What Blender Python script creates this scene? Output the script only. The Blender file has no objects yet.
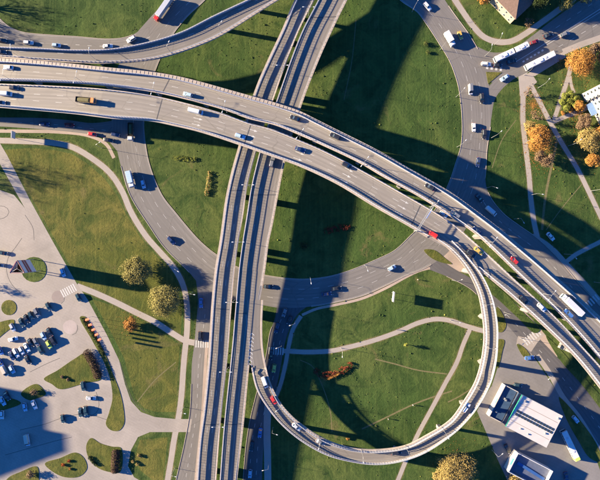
import bpy, bmesh, math, random
from mathutils import Vector, Matrix, Euler
from mathutils.geometry import tessellate_polygon
random.seed(7)
R = math.radians
scene = bpy.context.scene
C = scene.collection

# ------------------------------------------------------------------ camera
H = 250.0                     # flying height, 0.5 m per photo pixel on the ground
S = 0.5
cam_d = bpy.data.cameras.new('camera'); cam = bpy.data.objects.new('camera', cam_d); C.objects.link(cam)
cam.location = (0, 0, H); cam.rotation_euler = (0, 0, 0)
cam_d.sensor_fit = 'HORIZONTAL'; cam_d.sensor_width = 36.0
cam_d.lens = 18.0 / (150.0 / H)
cam_d.clip_start = 1.0; cam_d.clip_end = 5000.0
scene.camera = cam

# ------------------------------------------------------------------ light
SUN_EL, SHADOW_DOWN, SUN_STR, SKY_STR, EXPO = 15.0, 10.5, 5.0, 0.058, 2.55
sd = bpy.data.lights.new('sun', 'SUN'); sun = bpy.data.objects.new('sun', sd); C.objects.link(sun)
sd.energy = SUN_STR; sd.angle = R(0.9); sd.color = (1.0, 0.81, 0.54)
a = R(SHADOW_DOWN); el = R(SUN_EL)
ldir = Vector((math.cos(a) * math.cos(el), -math.sin(a) * math.cos(el), -math.sin(el)))   # travel of the light
sun.rotation_euler = ldir.to_track_quat('-Z', 'Y').to_euler()
sun.location = (-200, 40, 120)
world = bpy.data.worlds.new('World'); scene.world = world; world.use_nodes = True
wn = world.node_tree; wn.nodes.clear()
sky = wn.nodes.new('ShaderNodeTexSky'); sky.sky_type = 'NISHITA'; sky.sun_disc = False
sky.sun_elevation = el
# azimuth of the sun (where it stands): west and a little north; sky rotation is clockwise from +Y
sky.sun_rotation = math.atan2(-ldir.x, -ldir.y) % (2 * math.pi)
sky.air_density = 1.0; sky.dust_density = 0.3; sky.ozone_density = 6.0; sky.altitude = 100
bg = wn.nodes.new('ShaderNodeBackground'); bg.inputs[1].default_value = SKY_STR
wo = wn.nodes.new('ShaderNodeOutputWorld')
tint = wn.nodes.new('ShaderNodeMix'); tint.data_type = 'RGBA'; tint.blend_type = 'MULTIPLY'; tint.inputs[0].default_value = 1.0
tint.inputs[7].default_value = (0.24, 0.66, 1.10, 1)      # a deep clear autumn sky
wn.links.new(sky.outputs[0], tint.inputs[6]); wn.links.new(tint.outputs[2], bg.inputs[0]); wn.links.new(bg.outputs[0], wo.inputs[0])
vs = scene.view_settings; vs.view_transform = 'Standard'; vs.look = 'None'; vs.gamma = 1.0; vs.use_curve_mapping = False
vs.exposure = EXPO
scene.cycles.max_bounces = 4; scene.cycles.diffuse_bounces = 2; scene.cycles.glossy_bounces = 2
scene.cycles.transmission_bounces = 2; scene.cycles.transparent_max_bounces = 4

# ------------------------------------------------------------------ coordinates
def W(px, py, z=0.0):
    f = (H - z) / H
    return Vector(((px - 300.0) * S * f, (240.0 - py) * S * f, z))

def spline(pts, step=4.0):
    """centripetal Catmull-Rom through photo points, resampled"""
    if len(pts) == 2:
        a_, b_ = Vector(pts[0]), Vector(pts[1]); n = max(1, int((b_ - a_).length / step))
        return [tuple(a_.lerp(b_, i / n)) for i in range(n + 1)]
    P = [Vector((p[0], p[1])) for p in pts]
    P = [P[0] * 2 - P[1]] + P + [P[-1] * 2 - P[-2]]
    out = []
    for i in range(1, len(P) - 2):
        p0, p1, p2, p3 = P[i - 1:i + 3]
        t0 = 0; t1 = t0 + max(1e-4, (p1 - p0).length ** .5); t2 = t1 + max(1e-4, (p2 - p1).length ** .5); t3 = t2 + max(1e-4, (p3 - p2).length ** .5)
        n = max(2, int((p2 - p1).length / step * 2))
        for k in range(n):
            t = t1 + (t2 - t1) * k / n
            A1 = p0 * ((t1 - t) / (t1 - t0)) + p1 * ((t - t0) / (t1 - t0))
            A2 = p1 * ((t2 - t) / (t2 - t1)) + p2 * ((t - t1) / (t2 - t1))
            A3 = p2 * ((t3 - t) / (t3 - t2)) + p3 * ((t - t2) / (t3 - t2))
            B1 = A1 * ((t2 - t) / (t2 - t0)) + A2 * ((t - t0) / (t2 - t0))
            B2 = A2 * ((t3 - t) / (t3 - t1)) + A3 * ((t - t1) / (t3 - t1))
            out.append(B1 * ((t2 - t) / (t2 - t1)) + B2 * ((t - t1) / (t2 - t1)))
    out.append(P[-2])
    return [tuple(v) for v in out]

def resample(P, n):
    P = [Vector(p) for p in P]
    d = [0]
    for i in range(1, len(P)): d.append(d[-1] + (P[i] - P[i - 1]).length)
    out = []; j = 0
    for k in range(n + 1):
        t = d[-1] * k / n
        while j < len(P) - 2 and d[j + 1] < t: j += 1
        s_ = d[j + 1] - d[j]
        out.append(P[j].lerp(P[j + 1], (t - d[j]) / s_ if s_ > 1e-9 else 0))
    return out

def plen(P): return sum((P[i] - P[i - 1]).length for i in range(1, len(P)))

# ------------------------------------------------------------------ materials
MATS = {}
def nmat(name):
    m = bpy.data.materials.new(name); m.use_nodes = True
    nt = m.node_tree; b = nt.nodes['Principled BSDF']
    return m, nt, b
def N(nt, t, **kw):
    n = nt.nodes.new(t)
    for k, v in kw.items(): setattr(n, k, v)
    return n
def ramp(nt, fac, stops):
    r = N(nt, 'ShaderNodeValToRGB'); e = r.color_ramp.elements
    while len(e) < len(stops): e.new(0.5)
    for i, (p, c) in enumerate(stops):
        e[i].position = p; e[i].color = (c[0], c[1], c[2], 1) if not isinstance(c, (int, float)) else (c, c, c, 1)
    nt.links.new(fac, r.inputs[0]); return r.outputs[0]
def noise(nt, co, scale, detail=4, rough=.55, dist=0):
    n = N(nt, 'ShaderNodeTexNoise'); n.inputs['Scale'].default_value = scale; n.inputs['Detail'].default_value = detail
    n.inputs['Roughness'].default_value = rough; n.inputs['Distortion'].default_value = dist
    nt.links.new(co, n.inputs['Vector']); return n.outputs[0]
def mixc(nt, f, a_, b_, mode='MIX'):
    m = N(nt, 'ShaderNodeMix'); m.data_type = 'RGBA'; m.blend_type = mode
    for s_, v in ((0, f), (6, a_), (7, b_)):
        if isinstance(v, (int, float)): m.inputs[s_].default_value = v
        elif isinstance(v, tuple): m.inputs[s_].default_value = (v[0], v[1], v[2], 1)
        else: nt.links.new(v, m.inputs[s_])
    return m.outputs[2]
def mapping(nt, src, scale, rot=(0, 0, 0)):
    mp = N(nt, 'ShaderNodeMapping'); mp.inputs['Scale'].default_value = scale; mp.inputs['Rotation'].default_value = rot
    nt.links.new(src, mp.inputs[0]); return mp.outputs[0]
def bump(nt, b, h, strength, dist):
    bp = N(nt, 'ShaderNodeBump'); bp.inputs['Strength'].default_value = strength; bp.inputs['Distance'].default_value = dist
    nt.links.new(h, bp.inputs['Height']); nt.links.new(bp.outputs[0], b.inputs['Normal'])

def plain(name, col, rough=.6, metal=0, vary=.12, scale=.8, coat=0):
    if name in MATS: return MATS[name]
    m, nt, b = nmat(name)
    b.inputs['Roughness'].default_value = rough; b.inputs['Metallic'].default_value = metal
    if coat: b.inputs['Coat Weight'].default_value = coat; b.inputs['Coat Roughness'].default_value = .08
    pos = N(nt, 'ShaderNodeNewGeometry').outputs['Position']
    nz = noise(nt, pos, scale, 5, .6)
    lo = tuple(c * (1 - vary) for c in col); hi = tuple(min(1, c * (1 + vary)) for c in col)
    c = ramp(nt, nz, [(.3, lo), (.7, hi)])
    nt.links.new(c, b.inputs['Base Color'])
    MATS[name] = m; return m

def grass_mat(name, base, dry, dark, s_=1.0):
    m, nt, b = nmat(name); b.inputs['Roughness'].default_value = .95; b.inputs['Specular IOR Level'].default_value = .1
    pos = N(nt, 'ShaderNodeNewGeometry').outputs['Position']
    big = noise(nt, pos, .018 * s_, 5, .6, .6); mid = noise(nt, pos, .11, 6, .65, .8); fin = noise(nt, pos, .9, 6, .75)
    stripe = noise(nt, mapping(nt, pos, (.55, .035, 1), (0, 0, R(20))), 1.0, 3, .5)
    c1 = mixc(nt, ramp(nt, big, [(.40, 0), (.60, 1)]), base, dry)
    c2 = mixc(nt, ramp(nt, mid, [(.36, 1), (.60, 0)]), c1, dark)
    c3 = mixc(nt, ramp(nt, fin, [(.30, .42), (.52, 0)]), c2, tuple(c * .55 for c in dark))
    c4 = mixc(nt, ramp(nt, fin, [(.56, 0), (.74, .35)]), c3, tuple(min(1, c * 1.7) for c in dry))
    c5 = mixc(nt, ramp(nt, stripe, [(.38, .22), (.58, 0)]), c4, dark)
    stripe2 = noise(nt, mapping(nt, pos, (.9, .02, 1), (0, 0, R(-62))), 1.0, 4, .6)
    c5 = mixc(nt, ramp(nt, stripe2, [(.52, 0), (.68, .25)]), c5, tuple(min(1, c * 1.25) for c in dry))
    patch = noise(nt, pos, .045, 7, .7, 1.2)
    c6 = mixc(nt, ramp(nt, patch, [(.60, 0), (.72, .6)]), c5, (.13, .10, .045))
    nt.links.new(c6, b.inputs['Base Color'])
    hsum = N(nt, 'ShaderNodeMath', operation='ADD'); nt.links.new(fin, hsum.inputs[0])
    hm = N(nt, 'ShaderNodeMath', operation='MULTIPLY'); nt.links.new(mid, hm.inputs[0]); hm.inputs[1].default_value = 2.0
    nt.links.new(hm.outputs[0], hsum.inputs[1])
    bump(nt, b, hsum.outputs[0], .85, .22)
    MATS[name] = m; return m

def asphalt_mat(name, base, lane=3.6, track=.20, patch=.14):
    """UV: x = metres across, y = metres along"""
    m, nt, b = nmat(name); b.inputs['Roughness'].default_value = .82
    pos = N(nt, 'ShaderNodeNewGeometry').outputs['Position']
    uv = N(nt, 'ShaderNodeTexCoord').outputs['UV']
    fine = noise(nt, pos, 3.0, 5, .7); big = noise(nt, pos, .05, 5, .6, .5)
    streak = noise(nt, mapping(nt, uv, (1.4, .02, 1)), 1.0, 5, .65)
    sep = N(nt, 'ShaderNodeSeparateXYZ'); nt.links.new(uv, sep.inputs[0])
    mu = N(nt, 'ShaderNodeMath', operation='MULTIPLY'); nt.links.new(sep.outputs[0], mu.inputs[0]); mu.inputs[1].default_value = 4 * math.pi / lane
    si = N(nt, 'ShaderNodeMath', operation='SINE'); nt.links.new(mu.outputs[0], si.inputs[0])
    base_v = Vector(base)
    c = ramp(nt, big, [(.3, tuple(base_v * (1 - patch))), (.7, tuple(base_v * (1 + patch)))])
    c = mixc(nt, ramp(nt, streak, [(.32, .7), (.6, 0)]), c, tuple(base_v * .66))
    c = mixc(nt, ramp(nt, streak, [(.56, 0), (.75, .35)]), c, tuple(base_v * 1.3))
    tr = N(nt, 'ShaderNodeMath', operation='MULTIPLY_ADD'); nt.links.new(si.outputs[0], tr.inputs[0]); tr.inputs[1].default_value = track; tr.inputs[2].default_value = track; tr.use_clamp = True
    c = mixc(nt, tr.outputs[0], c, tuple(base_v * .6))
    c = mixc(nt, ramp(nt, fine, [(.35, .3), (.6, 0)]), c, tuple(base_v * .7))
    # oil stains and sealed cracks
    st_ = noise(nt, mapping(nt, uv, (.9, .12, 1)), 1.0, 6, .75)
    c = mixc(nt, ramp(nt, st_, [(.62, 0), (.72, .4)]), c, tuple(base_v * .5))
    vc = N(nt, 'ShaderNodeTexVoronoi'); vc.feature = 'DISTANCE_TO_EDGE'; vc.inputs['Scale'].default_value = .09
    nt.links.new(mapping(nt, uv, (1, .6, 1)), vc.inputs['Vector'])
    c = mixc(nt, ramp(nt, vc.outputs['Distance'], [(.004, .35), (.012, 0)]), c, tuple(base_v * .4))
    # repair patches
    vor = N(nt, 'ShaderNodeTexVoronoi'); vor.inputs['Scale'].default_value = .035; vor.feature = 'F1'
    nt.links.new(mapping(nt, pos, (1, 1, 1), (0, 0, R(17))), vor.inputs['Vector'])
    c = mixc(nt, ramp(nt, vor.outputs['Color'], [(.74, 0), (.76, .38)]), c, tuple(base_v * .75))
    nt.links.new(c, b.inputs['Base Color'])
    bump(nt, b, fine, .25, .02)
    MATS[name] = m; return m

def paving_mat(name, base, joint=3.0, vary=.1):
    m, nt, b = nmat(name); b.inputs['Roughness'].default_value = .85
    pos = N(nt, 'ShaderNodeNewGeometry').outputs['Position']
    bv = Vector(base)
    big = noise(nt, pos, .06, 6, .65, .7); fine = noise(nt, pos, 1.6, 6, .7)
    c = ramp(nt, big, [(.3, tuple(bv * (1 - vary * 1.6))), (.7, tuple(bv * (1 + vary)))])
    c = mixc(nt, ramp(nt, fine, [(.3, .4), (.6, 0)]), c, tuple(bv * .75))
    br = N(nt, 'ShaderNodeTexBrick'); br.inputs['Scale'].default_value = 1.0 / joint
    br.inputs['Color1'].default_value = (1, 1, 1, 1); br.inputs['Color2'].default_value = (.9, .9, .9, 1); br.inputs['Mortar'].default_value = (.6, .6, .6, 1)
    br.inputs['Mortar Size'].default_value = .02
    nt.links.new(mapping(nt, pos, (1, 1, 1), (0, 0, R(28))), br.inputs['Vector'])
    c = mixc(nt, .22, c, br.outputs[0], 'MULTIPLY')
    st = noise(nt, pos, .25, 4, .6, 2.0)
    c = mixc(nt, ramp(nt, st, [(.62, 0), (.72, .3)]), c, tuple(bv * .55))
    nt.links.new(c, b.inputs['Base Color'])
    MATS[name] = m; return m

M_GRASS = grass_mat('grass', (.042, .074, .018), (.078, .098, .027), (.024, .046, .012))
M_GRASS2 = grass_mat('grass_dry', (.078, .084, .018), (.120, .108, .028), (.042, .058, .014))
M_WORN = grass_mat('worn_grass', (.085, .085, .030), (.15, .125, .06), (.055, .065, .02))
M_ASPH = asphalt_mat('asphalt_ring', (.140, .129, .120), track=.14)
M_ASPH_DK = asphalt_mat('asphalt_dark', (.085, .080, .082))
M_DECK = asphalt_mat('asphalt_deck', (.200, .180, .158))
M_DECK2 = asphalt_mat('asphalt_viaduct', (.160, .143, .125))
M_PLAZA = paving_mat('paving_plaza', (.245, .217, .190), 5.0, .14)
M_APRON = paving_mat('paving_apron', (.155, .145, .14), 6.0, .14)
M_PATH = paving_mat('paving_path', (.27, .237, .208), 2.5, .08)
M_VERGE = paving_mat('verge', (.30, .235, .19), 3.0, .14)
M_CONC = plain('concrete', (.275, .232, .198), .8, vary=.14, scale=.5)
M_CONC2 = plain('concrete_light', (.32, .265, .225), .8, vary=.10, scale=.5)
M_CONCD = plain('concrete_dark', (.17, .155, .145), .85, vary=.14, scale=.5)
M_SCREEN = plain('screen_panel', (.34, .34, .36), .6, vary=.06)
M_STEEL = plain('galvanised_steel', (.27, .275, .28), .45, .35, .05)
M_PAINT = plain('road_paint', (.37, .365, .35), .7, vary=.16, scale=2.0)
M_JOINT = plain('joint_rubber', (.05, .05, .055), .8)
M_DIRT = plain('dirt', (.105, .092, .038), .95, vary=.25, scale=1.2)
M_TYRE = plain('tyre', (.02, .02, .02), .9)
M_GLASS = plain('glass_dark', (.025, .035, .045), .08, vary=.05)
M_WHITE = plain('white_paint', (.52, .50, .48), .5, vary=.05)
M_LAMPGL = plain('lamp_lens', (.42, .42, .41), .3)
M_BARK = plain('bark', (.10, .075, .055), .9, vary=.3, scale=3)

# ------------------------------------------------------------------ object helpers
def link(name, me, parent=None):
    o = bpy.data.objects.new(name, me); C.objects.link(o)
    if parent is not None: o.parent = parent
    return o
def mesh(name, verts, faces, mat, uvs=None, smooth=False):
    me = bpy.data.meshes.new(name); me.from_pydata([tuple(v) for v in verts], [], faces); me.update()
    mats = mat if isinstance(mat, (list, tuple)) else [mat]
    for x in mats: me.materials.append(x)
    if uvs:
        ul = me.uv_layers.new(name='UVMap')
        for p in me.polygons:
            for li in p.loop_indices: ul.data[li].uv = uvs[me.loops[li].vertex_index]
    if smooth:
        for p in me.polygons: p.use_smooth = True
    return me
def tag(o, label=None, cat=None, group=None, kind=None):
    if label: o['label'] = label
    if cat: o['category'] = cat
    if group: o['group'] = group
    if kind: o['kind'] = kind
    return o
def empty(name, loc, rz=0):
    o = bpy.data.objects.new(name, None); C.objects.link(o); o.location = loc; o.rotation_euler = (0, 0, rz)
    o.empty_display_size = .5
    return o
def clone(src, loc, rz=0, label=None, group=None, sc=None):
    r = src.copy(); C.objects.link(r); r.location = loc; r.rotation_euler = (0, 0, rz)
    if sc: r.scale = (sc, sc, sc) if isinstance(sc, (int, float)) else sc
    if label: r['label'] = label
    if group: r['group'] = group
    for ch in KIDS.get(src.name, []):
        c = ch.copy(); C.objects.link(c); c.parent = r
        for g in KIDS.get(ch.name, []):
            d = g.copy(); C.objects.link(d); d.parent = c
    return r
KIDS = {}
def part(name, me, parent):
    o = link(name, me, parent); KIDS.setdefault(parent.name, []).append(o); return o

class MB:
    """collects solids into one mesh"""
    def __init__(s): s.v = []; s.f = []; s.mi = []
    def add(s, vs_, fs, mi=0):
        k = len(s.v); s.v += [tuple(v) for v in vs_]; s.f += [tuple(i + k for i in f) for f in fs]; s.mi += [mi] * len(fs)
    def box(s, c, d, rz=0, mi=0, tilt=None):
        hx, hy, hz = d[0] / 2, d[1] / 2, d[2] / 2
        m = Matrix.Rotation(rz, 3, 'Z')
        if tilt is not None: m = m @ tilt
        vs_ = [Vector(c) + m @ Vector((x, y, z)) for z in (-hz, hz) for x, y in ((-hx, -hy), (hx, -hy), (hx, hy), (-hx, hy))]
        s.add(vs_, [(3, 2, 1, 0), (4, 5, 6, 7), (0, 1, 5, 4), (1, 2, 6, 5), (2, 3, 7, 6), (3, 0, 4, 7)], mi)
    def loft(s, rings, cap0=True, cap1=True, mi=0, mcap=None):
        n = len(rings[0]); vs_ = [v for r in rings for v in r]; fs = []
        for k in range(len(rings) - 1):
            for i in range(n):
                j = (i + 1) % n; fs.append((k * n + i, k * n + j, (k + 1) * n + j, (k + 1) * n + i))
        if cap0: fs.append(tuple(range(n - 1, -1, -1)))
        s.add(vs_, fs, mi)
        if cap1: s.add(rings[-1], [tuple(range(n))], mi if mcap is None else mcap)
    def tube(s, pts, rad, n=6, mi=0):
        pts = [Vector(p) for p in pts]; rad = rad if isinstance(rad, (list, tuple)) else [rad] * len(pts)
        rings = []
        for i, p in enumerate(pts):
            d = (pts[min(i + 1, len(pts) - 1)] - pts[max(i - 1, 0)]).normalized()
            u = d.orthogonal().normalized() if abs(d.z) < .95 else Vector((1, 0, 0)); u = (u - d * u.dot(d)).normalized(); w_ = d.cross(u)
            rings.append([p + (u * math.cos(2 * math.pi * k / n) + w_ * math.sin(2 * math.pi * k / n)) * rad[i] for k in range(n)])
        s.loft(rings, mi=mi)
    def sweep(s, P, Nn, sec, mi=0):
        """P points, Nn horizontal normals, sec [(offset, dz)] closed section"""
        rings = [[P[i] + Nn[i] * o + Vector((0, 0, dz)) for o, dz in sec] for i in range(len(P))]
        s.loft(rings, mi=mi)
    def build(s, name, mat, smooth=False, recalc=True):
        me = mesh(name, s.v, s.f, mat, smooth=smooth)
        if isinstance(mat, (list, tuple)):
            me.polygons.foreach_set('material_index', s.mi)
        if recalc:
            bm = bmesh.new(); bm.from_mesh(me); bmesh.ops.recalc_face_normals(bm, faces=bm.faces); bm.to_mesh(me); bm.free()
        return me

PAVED = []     # world outlines that are not grass
GRASSY = []
def inside(p, poly):
    x, y = p[0], p[1]; c = False; j = len(poly) - 1
    for i in range(len(poly)):
        xi, yi = poly[i][0], poly[i][1]; xj, yj = poly[j][0], poly[j][1]
        if (yi > y) != (yj > y) and x < (xj - xi) * (y - yi) / (yj - yi) + xi: c = not c
        j = i
    return c
def on_grass(p):
    for g in GRASSY:
        if inside(p, g): return True
    return not any(inside(p, q) for q in PAVED)

def smooth_poly(pts, step=3.0):
    P = list(pts) + [pts[0]]
    # closed Catmull-Rom
    Q = [P[-2]] + P + [P[1]]
    sp = spline(Q, step)
    # cut to the closed part
    def near(p, lo, hi): return min(range(lo, hi), key=lambda i: (sp[i][0] - p[0]) ** 2 + (sp[i][1] - p[1]) ** 2)
    n = len(sp); i0 = near(P[0], 0, n // 2); i1 = near(P[0], n // 2, n)
    return sp[i0:i1]

def poly_sheet(name, pts, z, mat, smooth=False, thick=0, paved=True, kind='structure'):
    if smooth: pts = smooth_poly(pts)
    V = [W(p[0], p[1]) for p in pts]
    area = sum(V[i].x * V[(i + 1) % len(V)].y - V[(i + 1) % len(V)].x * V[i].y for i in range(len(V)))
    if area < 0: V.reverse()
    tris = tessellate_polygon([V])
    verts = [Vector((v.x, v.y, z + thick)) for v in V]; faces = []
    for t in tris:
        a_, b_, c_ = (verts[k] for k in t)
        faces.append(tuple(t) if (b_ - a_).cross(c_ - a_).z > 0 else tuple(reversed(t)))
    uvs = [(v.x, v.y) for v in V]
    if thick:
        n = len(V); verts += [Vector((v.x, v.y, z - .01)) for v in V]; uvs = uvs * 2
        for i in range(n):
            j = (i + 1) % n; faces.append((i, i + n, j + n, j))
    o = link(name, mesh(name, verts, faces, mat, uvs)); o['kind'] = kind
    (PAVED if paved else GRASSY).append([(v.x, v.y) for v in V])
    return o

class Strip:
    """road between two edges given in photo pixels"""
    def __init__(s, A, B, zprof, step=4.0):
        A = [Vector((p[0], p[1])) for p in spline(A, step)]; B = [Vector((p[0], p[1])) for p in spline(B, step)]
        n = int(max(plen(A), plen(B)) / step)
        A = resample(A, n); B = resample(B, n)
        s.n = n
        def zf(t, px, py):
            if callable(zprof): return zprof(t, px, py)
            return zprof
        s.A = []; s.B = []
        for i in range(n + 1):
            z = zf(i / n, (A[i].x + B[i].x) / 2, (A[i].y + B[i].y) / 2)
            s.A.append(W(A[i].x, A[i].y, z)); s.B.append(W(B[i].x, B[i].y, z))
        s.C = [(s.A[i] + s.B[i]) / 2 for i in range(n + 1)]
        s.nA = s.norms(s.A); s.nB = s.norms(s.B)
        # make normals of A point towards B and of B towards A
        k = n // 2
        if s.nA[k].dot(s.B[k] - s.A[k]) < 0: s.nA = [-v for v in s.nA]
        if s.nB[k].dot(s.A[k] - s.B[k]) < 0: s.nB = [-v for v in s.nB]
        s.d = [0]
        for i in range(1, n + 1): s.d.append(s.d[-1] + (s.C[i] - s.C[i - 1]).length)
    def norms(s, P):
        out = []
        for i in range(len(P)):
            t = P[min(i + 1, len(P) - 1)] - P[max(i - 1, 0)]; out.append(Vector((-t.y, t.x, 0)).normalized())
        return out
    def at(s, dist, f=.5, dz=0):
        dist = max(0, min(s.d[-1] - 1e-4, dist)); lo = 0
        import bisect
        i = max(0, min(s.n - 1, bisect.bisect_right(s.d, dist) - 1))
        t = (dist - s.d[i]) / (s.d[i + 1] - s.d[i])
        a_ = s.A[i].lerp(s.A[i + 1], t); b_ = s.B[i].lerp(s.B[i + 1], t)
        p = a_.lerp(b_, f); return Vector((p.x, p.y, p.z + dz))
    def tan(s, dist):
        v = s.at(dist + .8) - s.at(dist - .8); return v.normalized()
    def near(s, px, py):
        best = None
        for i in range(s.n + 1):
            q = W(px, py, s.C[i].z); e = (q.xy - s.C[i].xy).length
            if best is None or e < best[0]: best = (e, i)
        return best[1]
    def surface(s, name, mat, ia=0, ib=0, dz=0, parent=None, kind=None):
        vs_ = []; uv = []; fs = []
        m = 6
        for i in range(s.n + 1):
            a_ = s.A[i] + s.nA[i] * ia; b_ = s.B[i] + s.nB[i] * ib; w_ = (b_ - a_).length
            for k in range(m + 1):
                p = a_.lerp(b_, k / m); vs_.append((p.x, p.y, p.z + dz)); uv.append((w_ * k / m, s.d[i]))
        for i in range(s.n):
            for k in range(m):
                q = (i * (m + 1) + k, i * (m + 1) + k + 1, (i + 1) * (m + 1) + k + 1, (i + 1) * (m + 1) + k); fs.append(q)
        me = mesh(name, vs_, fs, mat, uv)
        if me.polygons[0].normal.z < 0: me.flip_normals()
        o = link(name, me, parent)
        if kind: o['kind'] = kind
        return o
    def outline(s): return [(p.x, p.y) for p in s.A] + [(p.x, p.y) for p in reversed(s.B)]

def dash_quads(mb, strip, f, d0, d1, on, off, w_=.16, dz=.012, start=0):
    """painted line at fraction f (number or function of distance) between two distances"""
    d = d0 + start
    while d < d1:
        e = min(d + on, d1) if on else d1
        k = max(1, int((e - d) / 2.0)); L = []; Rr = []
        for i in range(k + 1):
            x = d + (e - d) * i / k; ff = f(x) if callable(f) else f
            p = strip.at(x, ff, dz); t = strip.tan(x); n_ = Vector((-t.y, t.x, 0)).normalized() * w_ / 2
            L.append(p + n_); Rr.append(p - n_)
        base = len(mb.v); mb.v += [tuple(v) for v in L + Rr]
        for i in range(k):
            mb.f.append((base + i, base + k + 1 + i, base + k + 2 + i, base + i + 1)); mb.mi.append(0)
        if not on: break
        d += on + off

def finish_flat(mb, name, mat, parent=None, kind=None):
    me = mesh(name, mb.v, mb.f, mat)
    for p in me.polygons:
        if p.normal.z < 0: me.flip_normals(); break
    o = link(name, me, parent)
    if kind: o['kind'] = kind
    return o

# ------------------------------------------------------------------ the ground
g = mesh('ground', [(-900, -900, 0), (900, -900, 0), (900, 900, 0), (-900, 900, 0)], [(0, 1, 2, 3)], M_GRASS)
tag(link('ground', g), kind='structure')

# dry grass fields (thin sheets over the lawn)
#ring road
RING_IN = [(385, -20), (400, 0), (417, 12), (427, 25), (440, 45), (450, 62), (456, 78), (459, 90), (462, 120), (461, 145), (455, 165), (450, 180), (438, 205), (425, 222), (412, 234), (395, 250), (375, 260), (345, 272), (325, 277), (300, 279), (265, 275), (240, 268), (217, 255), (200, 241), (175, 212), (162, 195), (150, 166), (145, 140), (144, 120), (148, 95), (157, 66), (172, 36), (187, 17), (205, 0), (222, -20)]
RING_OUT = [(430, -25), (450, 8), (470, 36), (482, 58), (489, 85), (491, 120), (487, 150), (485, 178), (479, 202), (465, 230), (445, 255), (425, 268), (407, 275), (387, 285), (362, 296), (337, 302), (315, 306), (282, 308), (262, 305), (235, 300), (205, 289), (187, 270), (164, 247), (150, 227), (130, 195), (122, 170), (117, 150), (112, 125), (112, 98), (117, 70), (130, 42), (148, 20), (168, -2), (180, -20)]
ring = Strip(RING_IN, RING_OUT, 0.02)
ring.surface('ring_road', M_ASPH, kind='structure'); PAVED.append(ring.outline())
def road(name, A, B, z, mat, kerb=True):
    s_ = Strip(A, B, z); s_.surface(name, mat, kind='structure'); PAVED.append(s_.outline()); return s_
west = road('west_road', [(-30, 2), (-8, 12), (0, 19), (8, 26), (22, 32), (50, 35), (75, 36.5), (107, 39), (125, 37.5), (136, 33), (148, 22)],
            [(-30, 50), (0, 51), (22, 51), (50, 52), (75, 53), (100, 54), (120, 53), (140, 52), (158, 48)], 0.012, M_ASPH)
shade = road('shade_road', [(-30, 117), (0, 117.5), (40, 118), (67, 120), (90, 123), (105, 122), (125, 118)],
             [(-30, 126), (0, 126.5), (50, 130), (80, 133), (98, 136), (108, 141), (118, 152)], 0.012, M_ASPH)
ne = road('north_east_road', [(472, 44), (490, 52), (503, 52), (518, 46), (532, 36), (550, 22), (575, 4), (600, -14), (630, -34)],
          [(474, 100), (486, 82), (500, 84), (522, 75), (540, 66), (563, 55), (585, 43), (605, 32), (640, 12)], 0.014, M_ASPH)
slip = road('slip_road', [(505, 74), (495, 80), (486, 90), (479, 100), (474, 120)], [(524, 73), (514, 79), (504, 87), (495, 99), (491, 120)], 0.016, M_ASPH)
se = road('south_east_road', [(484, 165), (488, 192), (502, 212), (520, 226), (537, 238), (556, 256), (577, 281), (600, 306), (630, 340)],
          [(456, 198), (470, 216), (490, 235), (512, 254), (534, 274), (557, 296), (577, 318), (598, 341), (622, 369)], 0.012, M_ASPH)
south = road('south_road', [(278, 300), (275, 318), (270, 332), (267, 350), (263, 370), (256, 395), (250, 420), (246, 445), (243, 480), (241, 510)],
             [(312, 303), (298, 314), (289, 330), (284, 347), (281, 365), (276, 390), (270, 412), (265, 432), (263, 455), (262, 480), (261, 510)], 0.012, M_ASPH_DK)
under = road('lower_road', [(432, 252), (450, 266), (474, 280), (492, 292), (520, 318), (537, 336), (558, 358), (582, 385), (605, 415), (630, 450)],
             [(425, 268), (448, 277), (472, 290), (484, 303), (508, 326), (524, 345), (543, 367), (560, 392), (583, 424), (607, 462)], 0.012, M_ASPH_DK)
sw = road('south_west_road', [(196, 280), (198, 300), (196, 325), (194, 347), (192, 362), (190, 410), (184, 445), (176, 480), (170, 510)],
          [(222, 285), (214, 310), (211, 330), (209, 350), (206, 362), (203, 410), (197, 460), (195, 480), (192, 510)], 0.013, M_ASPH)

# footpaths
def ribbon(name, pts, w_px, z, mat):
    P = spline(pts, 3.0); P = [Vector(p) for p in P]; A = []; B = []
    for i, p in enumerate(P):
        t = (P[min(i + 1, len(P) - 1)] - P[max(i - 1, 0)]).normalized(); n_ = Vector((-t.y, t.x)) * w_px / 2
        A.append(tuple(p + n_)); B.append(tuple(p - n_))
    s_ = Strip(A, B, z); s_.surface(name, mat, kind='structure'); PAVED.append(s_.outline())
    if mat is M_PATH and w_px > 2.5 and z < .0125:
        A = []; B = []
        for i, p in enumerate(P):
            t = (P[min(i + 1, len(P) - 1)] - P[max(i - 1, 0)]).normalized(); k = w_px / 2 + .9 + .8 * math.sin(i * .83) * math.sin(i * .31 + 1); k2 = w_px / 2 + .9 + .8 * math.sin(i * .71 + 2) * math.sin(i * .37)
            n_ = Vector((-t.y, t.x)); A.append(tuple(p + n_ * k)); B.append(tuple(p - n_ * k2))
        Strip(A, B, .0027).surface('worn_edge', M_WORN, kind='structure')
    return s_
ribbon('footpath', [(446, -14), (455, 0), (463, 12), (473, 26), (484, 37), (498, 42), (512, 41), (525, 34), (538, 25), (556, 12), (580, -6), (605, -24)], 5.6, .008, M_PATH)
ribbon('footpath', [(523, 74), (523, 100), (523, 122), (526, 150), (529, 175), (531, 200), (534, 222), (538, 240)], 5.0, .007, M_PATH)
ribbon('footpath', [(527, 78), (536, 95), (549, 120), (560, 140), (577, 168), (588, 190), (600, 215), (615, 245)], 4.6, .006, M_PATH)
ribbon('footpath', [(572, 62), (568, 78), (562, 96), (554, 120)], 4.2, .005, M_PATH)
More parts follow.
